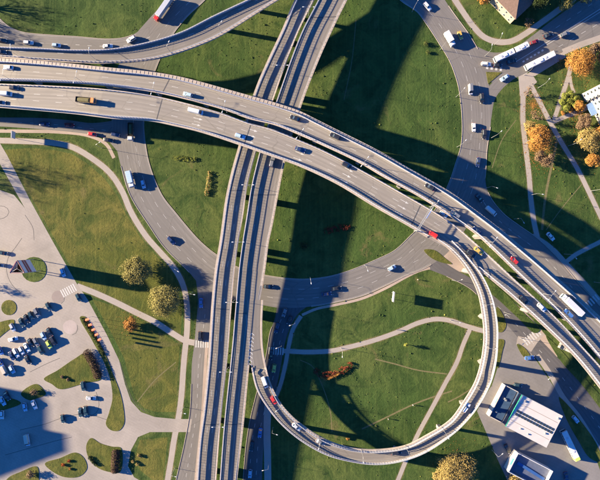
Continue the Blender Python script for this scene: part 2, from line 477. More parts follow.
ribbon('footpath', [(570, 76), (571, 84), (574, 93)], 3.0, .004, M_PATH)
ribbon('footpath', [(553, 122), (562, 118), (575, 113), (589, 107)], 4.2, .0045, M_PATH)
ribbon('footpath', [(532, 236), (541, 241), (553, 250), (566, 264), (580, 279), (596, 297), (620, 326)], 5.5, .009, M_PATH)
ribbon('footpath', [(566, 262), (575, 255), (588, 248), (602, 241), (620, 232)], 4.2, .0085, M_PATH)
ribbon('dirt_track', [(557, 140), (553, 160), (549, 178), (545, 200), (542, 230)], 2.4, .003, M_DIRT)
ribbon('footpath', [(-30, 139), (0, 140.5), (30, 141.5), (54, 143), (72, 147), (90, 157), (110, 173), (122, 191), (131, 212), (146, 236), (160, 252), (174, 268), (183, 285), (187, 305), (187, 330), (184, 360), (181, 400), (178, 420), (174, 440), (171, 460), (166, 490)], 5.6, .010, M_PATH)
ribbon('footpath', [(77, 286), (95, 293), (115, 302), (137, 313), (155, 322), (172, 333), (186, 341), (196, 343)], 5.8, .0095, M_PATH)
ribbon('footpath', [(268, 352), (285, 351), (305, 352), (330, 351), (345, 348), (375, 340), (400, 331), (418, 323), (436, 319), (452, 321), (466, 326), (484, 331), (508, 335)], 4.6, .007, M_PATH)
ribbon('footpath', [(470, 329), (463, 345), (457, 362), (446, 382), (432, 408), (418, 434), (407, 458), (396, 485)], 4.2, .0065, M_PATH)
ribbon('footpath', [(268, 405), (267, 430), (267.5, 455), (268, 490)], 7.0, .0125, M_PATH)
ribbon('footpath', [(537, 355), (550, 374), (563, 397), (578, 416), (593, 440), (606, 462)], 5.0, .0155, M_PATH)
ribbon('verge_strip', [(438, 252), (452, 262), (470, 270), (488, 283), (508, 301), (528, 320), (545, 340), (558, 356)], 7.0, .011, M_VERGE)
ribbon('verge_strip', [(563, 52), (580, 45), (605, 36), (630, 24)], 6.0, .0165, M_PATH)
ribbon('verge_strip', [(-20, 131), (20, 131.2), (60, 132), (88, 135.5), (106, 144), (114, 158)], 3.4, .0115, M_VERGE)
ribbon('verge_strip', [(207, 340), (204.5, 380), (202, 420), (197.5, 462), (194, 500)], 3.0, .0175, M_VERGE)
ribbon('dirt_track', [(362, 429), (385, 418), (412, 405), (430, 398), (452, 391)], 1.5, .003, M_DIRT)
ribbon('dirt_track', [(375, 359), (395, 364), (417, 370), (447, 374)], 1.3, .003, M_DIRT)
ribbon('dirt_track', [(300, 360), (312, 366), (322, 385), (330, 410), (332, 432)], .9, .0025, M_DIRT)
ribbon('dirt_track', [(356, 20), (352, 60), (344, 100)], .8, .0025, M_DIRT)
ribbon('dirt_track', [(75, 400), (78, 420)], .8, .0025, M_DIRT) if False else None
ribbon('dirt_track', [(137, 402), (155, 380), (176, 362)], .9, .0035, M_DIRT)
ribbon('dirt_track', [(492, 168), (502, 140), (516, 120)], .8, .0025, M_DIRT)
ribbon('dirt_track', [(546, 230), (562, 208), (582, 184)], .8, .0025, M_DIRT)
ribbon('dirt_track', [(475, 386), (460, 396), (448, 402)], 1.3, .002, M_DIRT)
ribbon('verge_strip', [(430, 268), (420, 270.5), (407, 276.5), (387, 287.5), (362, 298.5), (337, 304.5), (316, 309), (302, 315)], 2.6, .0178, M_VERGE)
ribbon('footpath', [(301, 316), (293, 329), (288.5, 347), (285.5, 364), (280, 386), (272, 405)], 4.0, .0118, M_PATH)
# forecourt of the two paths, gore by the viaduct
poly_sheet('pavement', [(518, 72), (532, 74), (537, 82), (531, 88), (527, 96), (520, 96), (519, 84)], .0035, M_PATH)
poly_sheet('pavement', [(537, 66), (563, 52), (566, 57), (548, 68), (535, 76), (525, 76)], .0175, M_PATH)
poly_sheet('pavement', [(434, 250), (446, 246), (462, 258), (480, 272), (470, 274), (452, 270)], .0105, M_VERGE)
poly_sheet('meadow', [(3, 150), (30, 148), (54, 150), (72, 154), (88, 164), (104, 178), (117, 195), (126, 214), (141, 238), (155, 254), (168, 268), (178, 286), (182, 308), (181, 334), (168, 326), (150, 316), (135, 309), (112, 298), (92, 289), (80, 284), (56, 241), (34, 202)], .002, M_GRASS2, paved=False)
poly_sheet('meadow', [(92, 299), (114, 306), (136, 318), (154, 327), (170, 338), (180, 345), (178, 370), (176, 412), (156, 412), (144, 408), (135, 398), (130, 380), (124, 358), (112, 334)], .002, M_GRASS2, paved=False)
poly_sheet('meadow', [(140, 440), (168, 437), (163, 480), (152, 480), (140, 470), (134, 458)], .002, M_GRASS2, paved=False)
# south-west plaza
PLAZA = [(-80, 150), (-30, 172), (0, 190), (14, 195), (24, 207), (27, 212), (0, 164), (-40, 100), (-28, 96), (7, 155), (30, 200), (52, 240), (77, 284), (88, 300), (107, 335), (119, 360), (125, 384), (131, 401), (141, 412), (155, 417), (176, 419), (192, 419), (190, 432), (176, 432), (150, 432), (138, 437), (131, 450), (128, 466), (134, 477), (146, 484), (150, 530), (-80, 530)]
poly_sheet('plaza', PLAZA, .016, M_PLAZA)
def island(pts, smooth=True, mat=None):
    return poly_sheet('grass_island', pts, .02, mat or M_GRASS2, smooth=smooth, thick=.12, paved=False)
def circ(x, y, r, n=20): return [(x + r * math.cos(2 * math.pi * i / n), y + r * math.sin(2 * math.pi * i / n)) for i in range(n)]
island(circ(34, 269.5, 12.6), False, M_GRASS); island(circ(9, 307.5, 7.6), False)
island([(-20, 330), (0, 322), (14, 320), (14, 325), (6, 332), (-20, 350)])
island([(44, 379), (58, 370), (75, 358.5), (86, 353), (98, 368), (101, 379), (85, 383), (60, 389), (52, 384)])
island([(80, 317), (85, 316.5), (98, 340), (107, 358), (113, 374), (120, 392), (124, 412), (124, 424), (119, 430.5), (111, 430), (106, 424), (109, 413), (112.5, 398), (110, 378), (104, 362), (92, 340)])
island([(21, 394), (28, 387), (37, 384), (44, 390), (46, 394), (38, 398), (29, 400)])
island([(-30, 402), (0, 400), (12, 398.5), (21, 403), (0, 411), (-30, 416)])
island([(91, 438), (100, 443), (112, 446.5), (121, 448), (120, 472), (108, 471.5), (97, 467), (88, 456), (86.5, 445)])
island([(45, 463.5), (60, 458), (76, 452.5), (84, 458), (87, 468), (80, 476), (65, 477), (52, 471)])
island([(8, 478), (20, 472), (37, 466.5), (39, 475), (36, 488), (0, 492)])
island([(486, 72), (502, 72.5), (494, 79), (488, 84)], False)
# discs in the paving
M_DISC = paving_mat('paving_disc', (.20, .165, .15), 1.2, .1); M_LINE = plain('slot_drain', (.05, .047, .045), .9)
poly_sheet('paved_disc', circ(58, 297, 6.4), .024, M_DISC); poly_sheet('paved_disc', circ(70, 327, 7), .022, paving_mat('paving_disc_pale', (.30, .255, .235), 1.5, .1))
for L_ in ([(22, 238), (15, 248), (8.5, 257), (6.5, 268), (8, 277), (13, 286), (21, 293)], [(77.2, 325), (77.6, 330), (75.5, 333.5), (72, 335)], [(64.6, 297), (64, 301), (61, 303.6)], [(47, 305), (40, 309.5), (32, 313)],
           [(85, 318), (93, 331), (104, 350), (112, 368)], [(0, 206), (6, 207), (9, 212), (6, 217), (0, 219)], [(20, 430), (45, 424), (62, 418), (85, 414), (108, 420)], [(5, 455), (30, 448), (55, 441), (72, 437)], [(25, 215), (33, 228), (34, 240)],
           [(96, 392), (99, 402), (97, 412), (88, 417)], [(120, 362), (127, 386), (134, 402), (145, 412)], [(30, 372), (46, 364), (60, 358)]):
    ribbon('slot_drain', L_, .42, .026, M_LINE)
# petrol station apron
poly_sheet('apron', [(474, 284), (486, 294), (497, 307), (512, 322), (522, 340), (534, 357), (548, 378), (560, 396), (572, 414), (590, 442), (600, 470), (610, 520), (540, 530), (508, 482), (497, 458), (486, 432), (477, 411), (484, 398), (492, 385), (500, 360), (497, 330), (488, 305)], .0095, M_APRON)
island([(497, 307), (503, 315), (506, 326), (502, 332), (497, 331)]); island([(497, 340), (504, 340), (502, 352), (498, 368), (496, 362)])
island([(517, 344), (524, 347.5), (530, 356), (528, 360), (522, 355)])
island([(559, 397), (566, 403), (580, 420), (597, 445), (602, 462), (590, 458), (578, 440), (566, 418)])
island([(480, 272), (490, 280), (508, 296), (524, 313), (540, 330), (535, 333), (518, 318), (502, 303), (486, 288)], True, M_GRASS)
island([(546, 336), (556, 345), (566, 356), (590, 384), (625, 425), (618, 428), (585, 388), (560, 360)], True, M_GRASS)
poly_sheet('pavement', [(518, 336), (527, 338), (536, 330), (545, 334), (537, 343), (531, 352), (519, 343), (516, 345)], .0172, M_PATH)
island([(424, 250), (434, 250), (446, 259), (452, 264), (440, 262), (430, 257)])

# kerbs along the main roads
def kerb(strip, side, d0=0, d1=1e9, name='kerb'):
    P = strip.A if side == 0 else strip.B; Nn = strip.nA if side == 0 else strip.nB
    idx = [i for i in range(len(P)) if d0 <= strip.d[i] <= d1]
    if len(idx) < 2: return
    mb = MB(); mb.sweep([P[i] for i in idx], [Nn[i] for i in idx], [(-.15, -.01), (.12, -.01), (.12, .12), (-.15, .12)])
    o = link(name, mb.build(name, M_CONC)); o['kind'] = 'structure'
kerb(ring, 0); kerb(south, 0, 12); kerb(sw, 0, 50, 1e9); kerb(se, 0, 12); kerb(under, 1, 10, 30)
LR = ring.d[-1]
# outside kerb of the ring only where no road joins
def ringd(px, py): return ring.d[ring.near(px, py)]
kerb(ring, 1, ringd(430, 262), ringd(310, 292)); kerb(ring, 1, ringd(196, 255), ringd(127, 155)); kerb(ring, 1, ringd(426, 5), ringd(461, 40)); kerb(ring, 1, ringd(475, 118), ringd(470, 165))
kerb(west, 0, 8, west.d[-1] - 8)

# ground markings
mk = MB()
dash_quads(mk, ring, .36, 0, LR, 3, 4.5, .12); dash_quads(mk, ring, .70, ringd(440, 60), ringd(130, 150), 3, 4.5, .12)
dash_quads(mk, ring, .035, 0, LR, None, 0, .09); dash_quads(mk, ring, .965, ringd(430, 262), ringd(310, 292), None, 0, .09)
dash_quads(mk, west, .5, 0, west.d[-1], 2, 4, .16); dash_quads(mk, west, .06, 0, west.d[-1] - 8, None, 0, .09)
dash_quads(mk, ne, .47, 22, 1e3, None, 0, .26); dash_quads(mk, ne, .53, 40, 1e3, None, 0, .2); dash_quads(mk, ne, .25, 20, 1e3, 2.5, 4, .16); dash_quads(mk, ne, .75, 34, 1e3, 2.5, 4, .16)
dash_quads(mk, se, .33, 14, 1e3, 2, 4, .18); dash_quads(mk, se, .66, 14, 1e3, 2, 4, .16)
dash_quads(mk, south, .33, 10, 1e3, 2, 4, .16); dash_quads(mk, south, .68, 10, 1e3, 2, 4, .16)
dash_quads(mk, under, .5, 30, 1e3, 2, 4, .16); dash_quads(mk, sw, .5, 16, 1e3, 2, 3, .14); dash_quads(mk, shade, .5, 0, 1e3, 2, 4, .14)
finish_flat(mk, 'road_marking', M_PAINT, kind='structure')
def zebra(cx, cy, ang, length, width, n, z=.03):
    """bars across a road; ang = direction of walking in photo degrees (clockwise)"""
    mb = MB(); t = Vector((math.cos(R(ang)), -math.sin(R(ang)), 0)); u = Vector((-t.y, t.x, 0)); c0 = W(cx, cy)
    bw = length / (2 * n - 1)
    for k in range(n):
        c = c0 + t * (-length / 2 + bw * (2 * k + .5)); k0 = len(mb.v)
        mb.v += [tuple(c + t * sx * bw / 2 + u * sy * width / 2 + Vector((0, 0, z))) for sx, sy in ((-1, -1), (1, -1), (1, 1), (-1, 1))]
        mb.f.append((k0, k0 + 1, k0 + 2, k0 + 3)); mb.mi.append(0)
    finish_flat(mb, 'pedestrian_crossing', M_PAINT, kind='structure')
zebra(68.5, 290.5, -28, 7.5, 4.0, 7); zebra(532, 337, -38, 9.0, 4.0, 7); zebra(202, 344, 2, 6.5, 3.6, 6); zebra(276, 351, 3, 7.5, 3.6, 7)
zebra(590, 303, 140, 10, 3.4, 7)
# chevrons on the NE road mouth
zebra(533, 56, -30, 12, .8, 6); zebra(494, 68.5, 8, 8, 1.6, 4)

# ------------------------------------------------------------------ bridges
def xz(pts):
    def f(t, px, py=0):
        if px <= pts[0][0]: return pts[0][1]
        for (x0, z0), (x1, z1) in zip(pts, pts[1:]):
            if px <= x1: return z0 + (z1 - z0) * (px - x0) / (x1 - x0)
        return pts[-1][1]
    return f
def tz(pts):
    def f(t, px, py=0):
        for (x0, z0), (x1, z1) in zip(pts, pts[1:]):
            if t <= x1:
                k = (t - x0) / (x1 - x0); k = k * k * (3 - 2 * k); return z0 + (z1 - z0) * k
        return pts[-1][1]
    return f
def tl(pts):
    def f(t, px, py=0):
        for (x0, z0), (x1, z1) in zip(pts, pts[1:]):
            if t <= x1: return z0 + (z1 - z0) * (t - x0) / (x1 - x0)
        return pts[-1][1]
    return f
DECKS = {}
def deck(key, label, A, B, zprof, ea, eb, scr_a, scr_b, mat, lanes, piers, joints, slab=1.5, ribs_a=0, ribs_b=0, skip_a=None, skip_b=None, scr_skip_a=None):
    s_ = Strip(A, B, zprof); DECKS[key] = s_
    root = empty('viaduct', (0, 0, 0)); tag(root, label, 'viaduct')
    n = s_.n
    # slab with haunched sides
    rings = []
    for i in range(n + 1):
        a_, b_ = s_.A[i], s_.B[i]; u = (b_ - a_).normalized(); w_ = (b_ - a_).length; h = min(w_ * .22, 2.2)
        sec = [(0, -.02), (w_, -.02), (w_, -.35), (w_ - h, -slab), (h, -slab), (0, -.35)]
        rings.append([a_ + u * o + Vector((0, 0, dz)) for o, dz in sec])
    mb = MB(); mb.loft(rings); link('deck_slab', mb.build('deck_slab', M_CONCD), root)
    s_.surface('road_surface', mat, ia=ea + .02, ib=eb + .02, dz=.02, parent=root)
    def runs(P, skip):
        if not skip: return [(0, n + 1)]
        (x0, y0), (x1, y1) = skip; z_ = s_.C[0].z
        i0 = 0 if x0 is None else s_.near(x0, y0); i1 = n + 1 if x1 is None else s_.near(x1, y1)
        return [r_ for r_ in ((0, i0), (i1, n + 1)) if r_[1] - r_[0] > 2]
    for P0, N0, e, nm, ribs, sk in ((s_.A, s_.nA, ea, 'edge_beam', ribs_a, skip_a), (s_.B, s_.nB, eb, 'edge_beam', ribs_b, skip_b)):
      for r0_, r1_ in runs(P0, sk):
        P = P0[r0_:r1_]; Nn = N0[r0_:r1_]
        mb = MB(); mb.sweep(P, Nn, [(-.12, -.5), (-.12, .24), (e - .28, .24), (e - .26, .18), (e, .16), (e, -.015), (0.02, -.015), (0.0, -.5)])
        if ribs:
            L = plen(P); k = int(L / ribs); Q = resample(P, k)
            for i in range(k):
                t = (Q[i + 1] - Q[i]).normalized(); ang = math.atan2(t.y, t.x)
                nn = Vector((-t.y, t.x, 0)); j = min(range(len(P)), key=lambda q: (P[q] - Q[i]).length)
                if nn.dot(Nn[j]) < 0: nn = -nn
                mb.box(Q[i] + nn * (e * .42) + Vector((0, 0, .29)), (.12, e * .84, .06), ang)
        link(nm, mb.build(nm, M_CONC if e > .7 else M_CONC2), root)
    for P0, N0, e, sc, sk in ((s_.A, s_.nA, ea, scr_a, scr_skip_a or skip_a), (s_.B, s_.nB, eb, scr_b, skip_b)):
      for r0_, r1_ in runs(P0, sk):
        if not sc: continue
        P = P0[r0_:r1_]; Nn = N0[r0_:r1_]; n1 = len(P) - 1
        mb = MB(); o = e - .18
        if sc == 'banded':
            bands = [(.14, .24, .05), (.92, 1.62, .05), (2.16, 2.30, .07)]; ph = 2.3; sp = 1.35
        elif sc == 'solid':
            bands = [(.20, 1.30, .09), (1.85, 1.98, .06)]; ph = 1.98; sp = 1.35
        else:  # low rail
            bands = [(.55, .75, .05), (1.0, 1.12, .06)]; ph = 1.12; sp = 2.0
        for z0, z1, t in bands: mb.sweep(P, Nn, [(o - t, z0), (o + t, z0), (o + t, z1), (o - t, z1)])
        L = plen(P); k = int(L / sp); Q = resample(P, k)
        for i in range(k + 1):
            j = min(n1, int(round(i / k * n1))); t = (Q[min(i + 1, k)] - Q[max(i - 1, 0)]).normalized(); nn = Nn[j]
            mb.box(Q[i] + nn * o + Vector((0, 0, ph / 2 + .05)), (.09, .16, ph - .1), math.atan2(t.y, t.x))
        link('railing' if sc == 'rail' else 'noise_screen', mb.build('screen', M_SCREEN), root)
    D = s_.d[-1]
    mb = MB()
    for f, on, off in lanes: dash_quads(mb, s_, f, 0, D, on, off, .14 if on else .08, .034)
    finish_flat(mb, 'lane_marking', M_PAINT, root)
    for px, py in piers:
        i = s_.near(px, py); c = s_.C[i]; u = (s_.B[i] - s_.A[i]).normalized(); w_ = (s_.B[i] - s_.A[i]).length
        ang = math.atan2(u.y, u.x); zt = c.z - slab - 1.0
        mb = MB(); mb.box(c + Vector((0, 0, -slab - .5)), (w_ * (.72 if key in 'AB' else .45), 2.0, 1.0), ang)
        if key == 'R': mb = MB(); mb.box(c + Vector((0, 0, -slab - .5)), (w_ * .55, 1.6, 1.0), ang)
        for q in ((.18,) if key == 'R' else (-.3,) if key == 'Q' else (-.24, .24) if key in 'AB' else (-.14, .14)):
            p = c + u * w_ * q; mb.box(Vector((p.x, p.y, zt / 2 - .15)), (1.5, 1.9, zt + .3), ang)
        link('pier', mb.build('pier', M_CONCD), root)
    for px, py in joints:
        i = s_.near(px, py); a_ = s_.A[i] + s_.nA[i] * ea; b_ = s_.B[i] + s_.nB[i] * eb; c = (a_ + b_) / 2; u = (b_ - a_)
        mb = MB(); mb.box(c + Vector((0, 0, .03)), (u.length, .45, .03), math.atan2(u.y, u.x))
        link('expansion_joint', mb.build('joint', M_JOINT), root)
    return s_, root

def zNS(t, px, py):
    pts = [(-60, 10.3), (270, 9.9), (330, 8.9), (400, 7.9), (450, 7.3), (530, 6.8)]
    for (x0, z0), (x1, z1) in zip(pts, pts[1:]):
        if py <= x1: return z0 + (z1 - z0) * (py - x0) / (x1 - x0)
    return 7.0
_rp = tl([(0, 8.6), (.10, 8.6), (.26, 10.0), (.45, 10.5), (.70, 12.6), (.95, 20.02), (1, 20.05)])
def zR(t, px, py):
    if t < .3 and py < 372 and px < 290: return zNS(t, px, py) + .03
    return _rp(t, px)
# N-S pair (level 1)
A_W = [(318, -40), (295, 0), (282, 30), (267, 62), (257, 85), (247, 115), (239, 145), (232, 170), (226, 197), (220, 240), (215, 270), (212, 300), (210, 330), (208, 360), (203, 410), (199, 440), (196, 480), (194, 520)]
A_E = [(333, -40), (314, 0), (299, 30), (287, 60), (273, 100), (264, 125), (255, 155), (247, 187), (243, 215), (238.5, 240), (234.5, 270), (231, 310), (228, 350), (220.5, 422), (216, 480), (213, 520)]
B_W = [(337, -40), (318.5, 0), (303, 30), (291, 60), (277, 100), (268, 125), (259, 155), (251.5, 187), (247, 215), (243, 240), (239, 270), (235.5, 310), (232, 350), (224.5, 422), (220, 480), (217, 520)]
B_E = [(366, -40), (347, 0), (337, 20), (320, 57), (305, 95), (295, 125), (285, 161), (279, 190), (272, 227), (269, 240), (265, 270), (261, 295), (255, 322), (251.5, 345), (249, 367), (245, 410), (241, 447), (237, 480), (234, 520)]
PYA = [(289, 35), (262, 92), (238, 195), (224, 252), (219, 312), (214, 367), (207, 423), (200, 475)]
PYB = [(326, 38), (300, 93), (262, 200), (254, 252), (246, 312), (240, 367), (234, 424), (228, 478)]
deck('A', 'elevated two-lane viaduct with shadow-striped noise screens, the western deck of the north-south pair', A_W, A_E, zNS, 1.35, .55, 'banded', 'rail', M_DECK2,
     [(.36, 3, 6), (.62, 3, 6), (.86, None, 0), (.16, None, 0)], PYA, [(237, 190), (209, 423), (229, 310)], ribs_a=1.9)
deck('B', 'elevated wider viaduct with a bare grey shoulder, the eastern deck of the north-south pair', B_W, B_E, zNS, .55, .95, 'banded', 'rail', M_DECK2,
     [(.34, 3, 6), (.60, None, 0), (.14, None, 0), (.90, None, 0)], PYB, [(262, 196), (234, 424), (250, 313), (330, 22)], skip_b=((263, 290), (239, 366)))
# loop ramp
R_OUT = [(263, 300), (262, 322), (262.5, 345), (265, 362), (270, 382), (280, 402), (290, 414), (300, 423), (319, 436), (337, 444), (360, 449), (385, 449), (407, 445), (425, 436), (450, 420), (462, 404), (475, 382), (481, 362), (484, 338), (482, 312), (477, 290), (465, 267), (450, 250), (430, 236)]
R_IN = R_OUT
R_LOW = [(244, 300), (246, 322), (248.5, 345), (251.5, 368), (257, 390), (270, 411), (282, 425), (300, 440), (325, 454), (350, 461), (375, 464), (400, 461), (425, 452), (450, 435.5), (462, 425), (477, 407), (490, 383), (496, 360), (497.5, 338), (497, 322), (492, 297), (482, 275), (468, 257), (452, 240)]
PR = [(262, 390), (300, 431), (345, 452), (400, 454), (445, 432), (470, 408), (488, 365), (490, 318), (474, 272)]
deck('R', 'curved loop ramp swinging round the lawn and up to the motorway', R_IN, R_LOW, zR, .8, .8, 'banded', 'banded', M_DECK2,
     [(.80, None, 0)], PR, [(255, 352)], slab=1.3, skip_b=((None, None), (255, 368)), scr_skip_a=((None, None), (272, 384)))
# motorway (level 2)
ZH = xz([(-240, 8), (-80, 11.5), (18, 15.5), (100, 17.5), (300, 19), (400, 20.4), (500, 20), (640, 15)])
U_N = [(-230, 48), (-130, 53), (-40, 57), (0, 58.5), (50, 62), (100, 67), (150, 72), (175, 76), (200, 82), (225, 89), (250, 96), (275, 103), (300, 111.5), (315, 119), (337, 130), (375, 149), (412, 170), (450, 192), (475, 210), (500, 229), (512, 239), (537, 260), (562, 282), (582, 300), (600, 317), (625, 342), (650, 370)]
U_S = [(-230, 70), (-130, 75), (-40, 79), (0, 80.5), (50, 82), (100, 85), (150, 91.5), (187, 99.5), (225, 110), (250, 119), (275, 125), (300, 135), (320, 144), (360, 163), (382, 176), (420, 197), (450, 216), (477, 235), (517, 273), (535, 290), (560, 314), (585, 341), (600, 359), (625, 390)]
L_N = [(-230, 73.5), (-130, 78.5), (-40, 82.5), (0, 84), (50, 86), (100, 89), (150, 95.5), (190, 104.5), (225, 114.5), (250, 123.5), (275, 130.5), (300, 140.5), (320, 149), (350, 164), (400, 192), (450, 222), (475, 243), (515, 280), (555, 317), (590, 355), (600, 366), (630, 402)]
L_S = [(-230, 93), (-130, 99), (-40, 104), (0, 107.5), (37, 110.5), (75, 114), (112, 118.5), (150, 121), (175, 126), (200, 132), (237, 144), (268, 155), (300, 166.5), (337, 184), (375, 207), (412, 228), (430, 239), (455, 252), (470, 262), (482, 272), (512, 297), (550, 332), (575, 357), (600, 388), (620, 415)]
PU = [(-160, 61), (-100, 65), (-20, 70), (22, 72), (100, 77), (152, 82), (200, 91), (318, 132), (362, 156), (406, 181), (492, 236), (540, 278), (585, 322)]
PL = [(-160, 85), (-100, 89), (-20, 95), (20, 97), (98, 103), (152, 108), (200, 118), (312, 158), (356, 182), (398, 207), (496, 275), (540, 316), (580, 355)]
deck('U', 'northern carriageway of the curved motorway viaduct, with a pale ribbed outer edge', U_N, U_S, ZH, 2.1, .6, 'solid', 'banded', M_DECK,
     [(.54, 3, 8), (.27, None, 0), (.90, None, 0)], PU, [(165, 88), (436, 190)], ribs_a=1.9, slab=1.6)
deck('L', 'southern carriageway of the curved motorway viaduct, the widest deck, below the median gap', L_N, L_S, ZH, .6, .9, 'rail', 'banded', M_DECK,
     [(.36, 3, 8), (.62, 3, 8), (.11, None, 0), (.88, None, 0)], PL, [(158, 108), (245, 136), (418, 212)], slab=1.6, skip_b=((434, 232), (478, 262)))
# north-west ramp
Q_N = [(-230, 36), (-130, 41), (-40, 45), (0, 47), (40, 48.5), (75, 50), (112, 49), (150, 42), (182, 32), (212, 17), (232, 7.5), (250, -1), (275, -14), (300, -28)]
Q_S = [(-230, 46), (-130, 51), (-40, 55), (0, 57.5), (50, 61), (100, 63.5), (150, 60), (175, 54), (212, 40), (232, 29), (250, 17.5), (277, 0.5), (300, -13), (320, -25)]
deck('Q', 'elevated slip ramp curving away from the motorway towards the top of the photo', Q_N, Q_S, xz([(-240, 8), (-80, 11.5), (18, 15), (110, 15), (300, 12.5)]), .8, .9, 'solid', 'rail', M_DECK2,
     [(.30, 3, 6), (.85, None, 0), (.12, None, 0)], [(-15, 52), (60, 56), (225, 23), (262, 0), (95, 57)], [(120, 56)], slab=1.4)
# direction arrows and gore hatching on the southern carriageway
def arrow(mb, strip, d, f, back=False):
    p = strip.at(d, f, .036); t = strip.tan(d) * (-1 if back else 1); u = Vector((-t.y, t.x, 0))
    k = len(mb.v)
    pts = [(-2.2, -.12), (.62, -.12), (.62, .12), (-2.2, .12), (.6, -.5), (2.2, 0), (.6, .5)]
    mb.v += [tuple(p + t * x + u * y) for x, y in pts]; mb.f += [(k, k + 1, k + 2, k + 3), (k + 4, k + 5, k + 6)]; mb.mi += [0, 0]
sL = DECKS['L']; sB = DECKS['B']
for x, y in ((200, 113), (252, 136), (300, 158), (345, 178), (402, 204)):
    d = sL.d[sL.near(x, y)]
    for f in (.24, .49, .75):
        mb = MB(); arrow(mb, sL, d, f); finish_flat(mb, 'lane_arrow', M_PAINT, bpy.data.objects.get('viaduct.004'))
mb = MB()
for k in range(9):
    y = 334 + k * 3.8; zz_ = zNS(0, 0, y) + .09; c = W(252.0 - .3 * k, y, zz_); k0 = len(mb.v); s0 = 1.15
    for sgn in (-1, 1):
        k0 = len(mb.v); mb.v += [tuple(c + Vector((0, .55, 0))), tuple(c + Vector((0, .15, 0))), tuple(c + Vector((sgn * s0, -.9, 0))), tuple(c + Vector((sgn * s0, -.5, 0)))]
        mb.f.append((k0, k0 + 1, k0 + 2, k0 + 3) if sgn < 0 else (k0 + 3, k0 + 2, k0 + 1, k0)); mb.mi.append(0)
finish_flat(mb, 'gore_hatching', M_PAINT, bpy.data.objects.get('viaduct.001'))
# ------------------------------------------------------------------ vehicles
PAINTS = {'white': (.52, .52, .52), 'silver': (.42, .43, .45), 'grey': (.16, .165, .175), 'black': (.018, .019, .022), 'teal': (.02, .045, .055), 'navy': (.02, .035, .09),
          'blue': (.05, .13, .34), 'light_blue': (.32, .42, .52), 'red': (.45, .025, .02), 'dark_red': (.16, .015, .018), 'yellow': (.45, .30, .06), 'lime': (.38, .46, .10),
          'orange': (.60, .20, .06), 'green': (.05, .28, .12), 'beige': (.45, .38, .30), 'brown': (.07, .05, .04)}
def paint(c): return plain('paint_' + c, PAINTS[c], .28, .15 if c in ('silver', 'grey') else 0, vary=.03, coat=.6)
M_LAMP_F = plain('headlight_lens', (.75, .75, .72), .15); M_LAMP_R = plain('tail_light', (.35, .01, .01), .25); M_DARKTRIM = plain('dark_trim', (.03, .03, .033), .6)
def plan(x0, x1, hw, r, z, n=3, hw1=None):
    hw1 = hw if hw1 is None else hw1; P = []
    for cx, cy, a0, h in ((x1 - r, hw1 - r, 0, 0), (x0 + r, hw - r, 90, 0), (x0 + r, -hw + r, 180, 0), (x1 - r, -hw1 + r, 270, 0)):
        for k in range(n + 1):
            t = R(a0 + 90 * k / n); P.append(Vector((cx + r * math.cos(t), cy + r * math.sin(t), z)))
    return P
WHEEL = {}
def wheel_mesh(r, w_):
    if (r, w_) in WHEEL: return WHEEL[(r, w_)]
    mb = MB(); ring_ = lambda y, q: [Vector((q * math.cos(2 * math.pi * k / 12), y, q * math.sin(2 * math.pi * k / 12))) for k in range(12)]
    mb.loft([ring_(-w_ / 2, r * .8), ring_(-w_ / 2 * .8, r), ring_(w_ / 2 * .8, r), ring_(w_ / 2, r * .8)])
    for s_ in (-1, 1): mb.loft([ring_(s_ * (w_ / 2 - .01), r * .58), ring_(s_ * (w_ / 2 + .012), r * .5)], mi=1)
    WHEEL[(r, w_)] = mb.build('wheel', [M_TYRE, M_STEEL]); return WHEEL[(r, w_)]
def add_wheels(root, xs, hw, r=.33, w_=.22):
    for x in xs:
        for s_ in (-1, 1):
            o = part('wheel', wheel_mesh(r, w_), root); o.location = (x, s_ * (hw - w_ / 2 + .01), r)
def lights(root, x0, x1, hw, zf, zr, w_=.34):
    for s_ in (-1, 1):
        m = MB(); m.box((x1 - .07, s_ * (hw - .32), zf), (.2, w_, .14)); part('headlight', m.build('headlight', M_LAMP_F), root)
        m = MB(); m.box((x0 + .05, s_ * (hw - .26), zr), (.16, w_ * .7, .18)); part('tail_light', m.build('tail_light', M_LAMP_R), root)
SHAPES = {
    'sedan': dict(L=4.6, w=1.82, h=1.44, belt=.93, hood=.84, tail=.92, c0=-1.75, c1=.95, r0=-1.15, r1=.25),
    'hatch': dict(L=4.1, w=1.76, h=1.50, belt=.96, hood=.90, tail=.98, c0=-1.95, c1=.95, r0=-1.60, r1=.30),
    'estate': dict(L=4.7, w=1.82, h=1.50, belt=.96, hood=.88, tail=1.0, c0=-2.22, c1=.95, r0=-1.95, r1=.30),
    'suv': dict(L=4.6, w=1.90, h=1.72, belt=1.10, hood=1.04, tail=1.1, c0=-2.15, c1=1.00, r0=-1.85, r1=.45)}
PROTO = {}
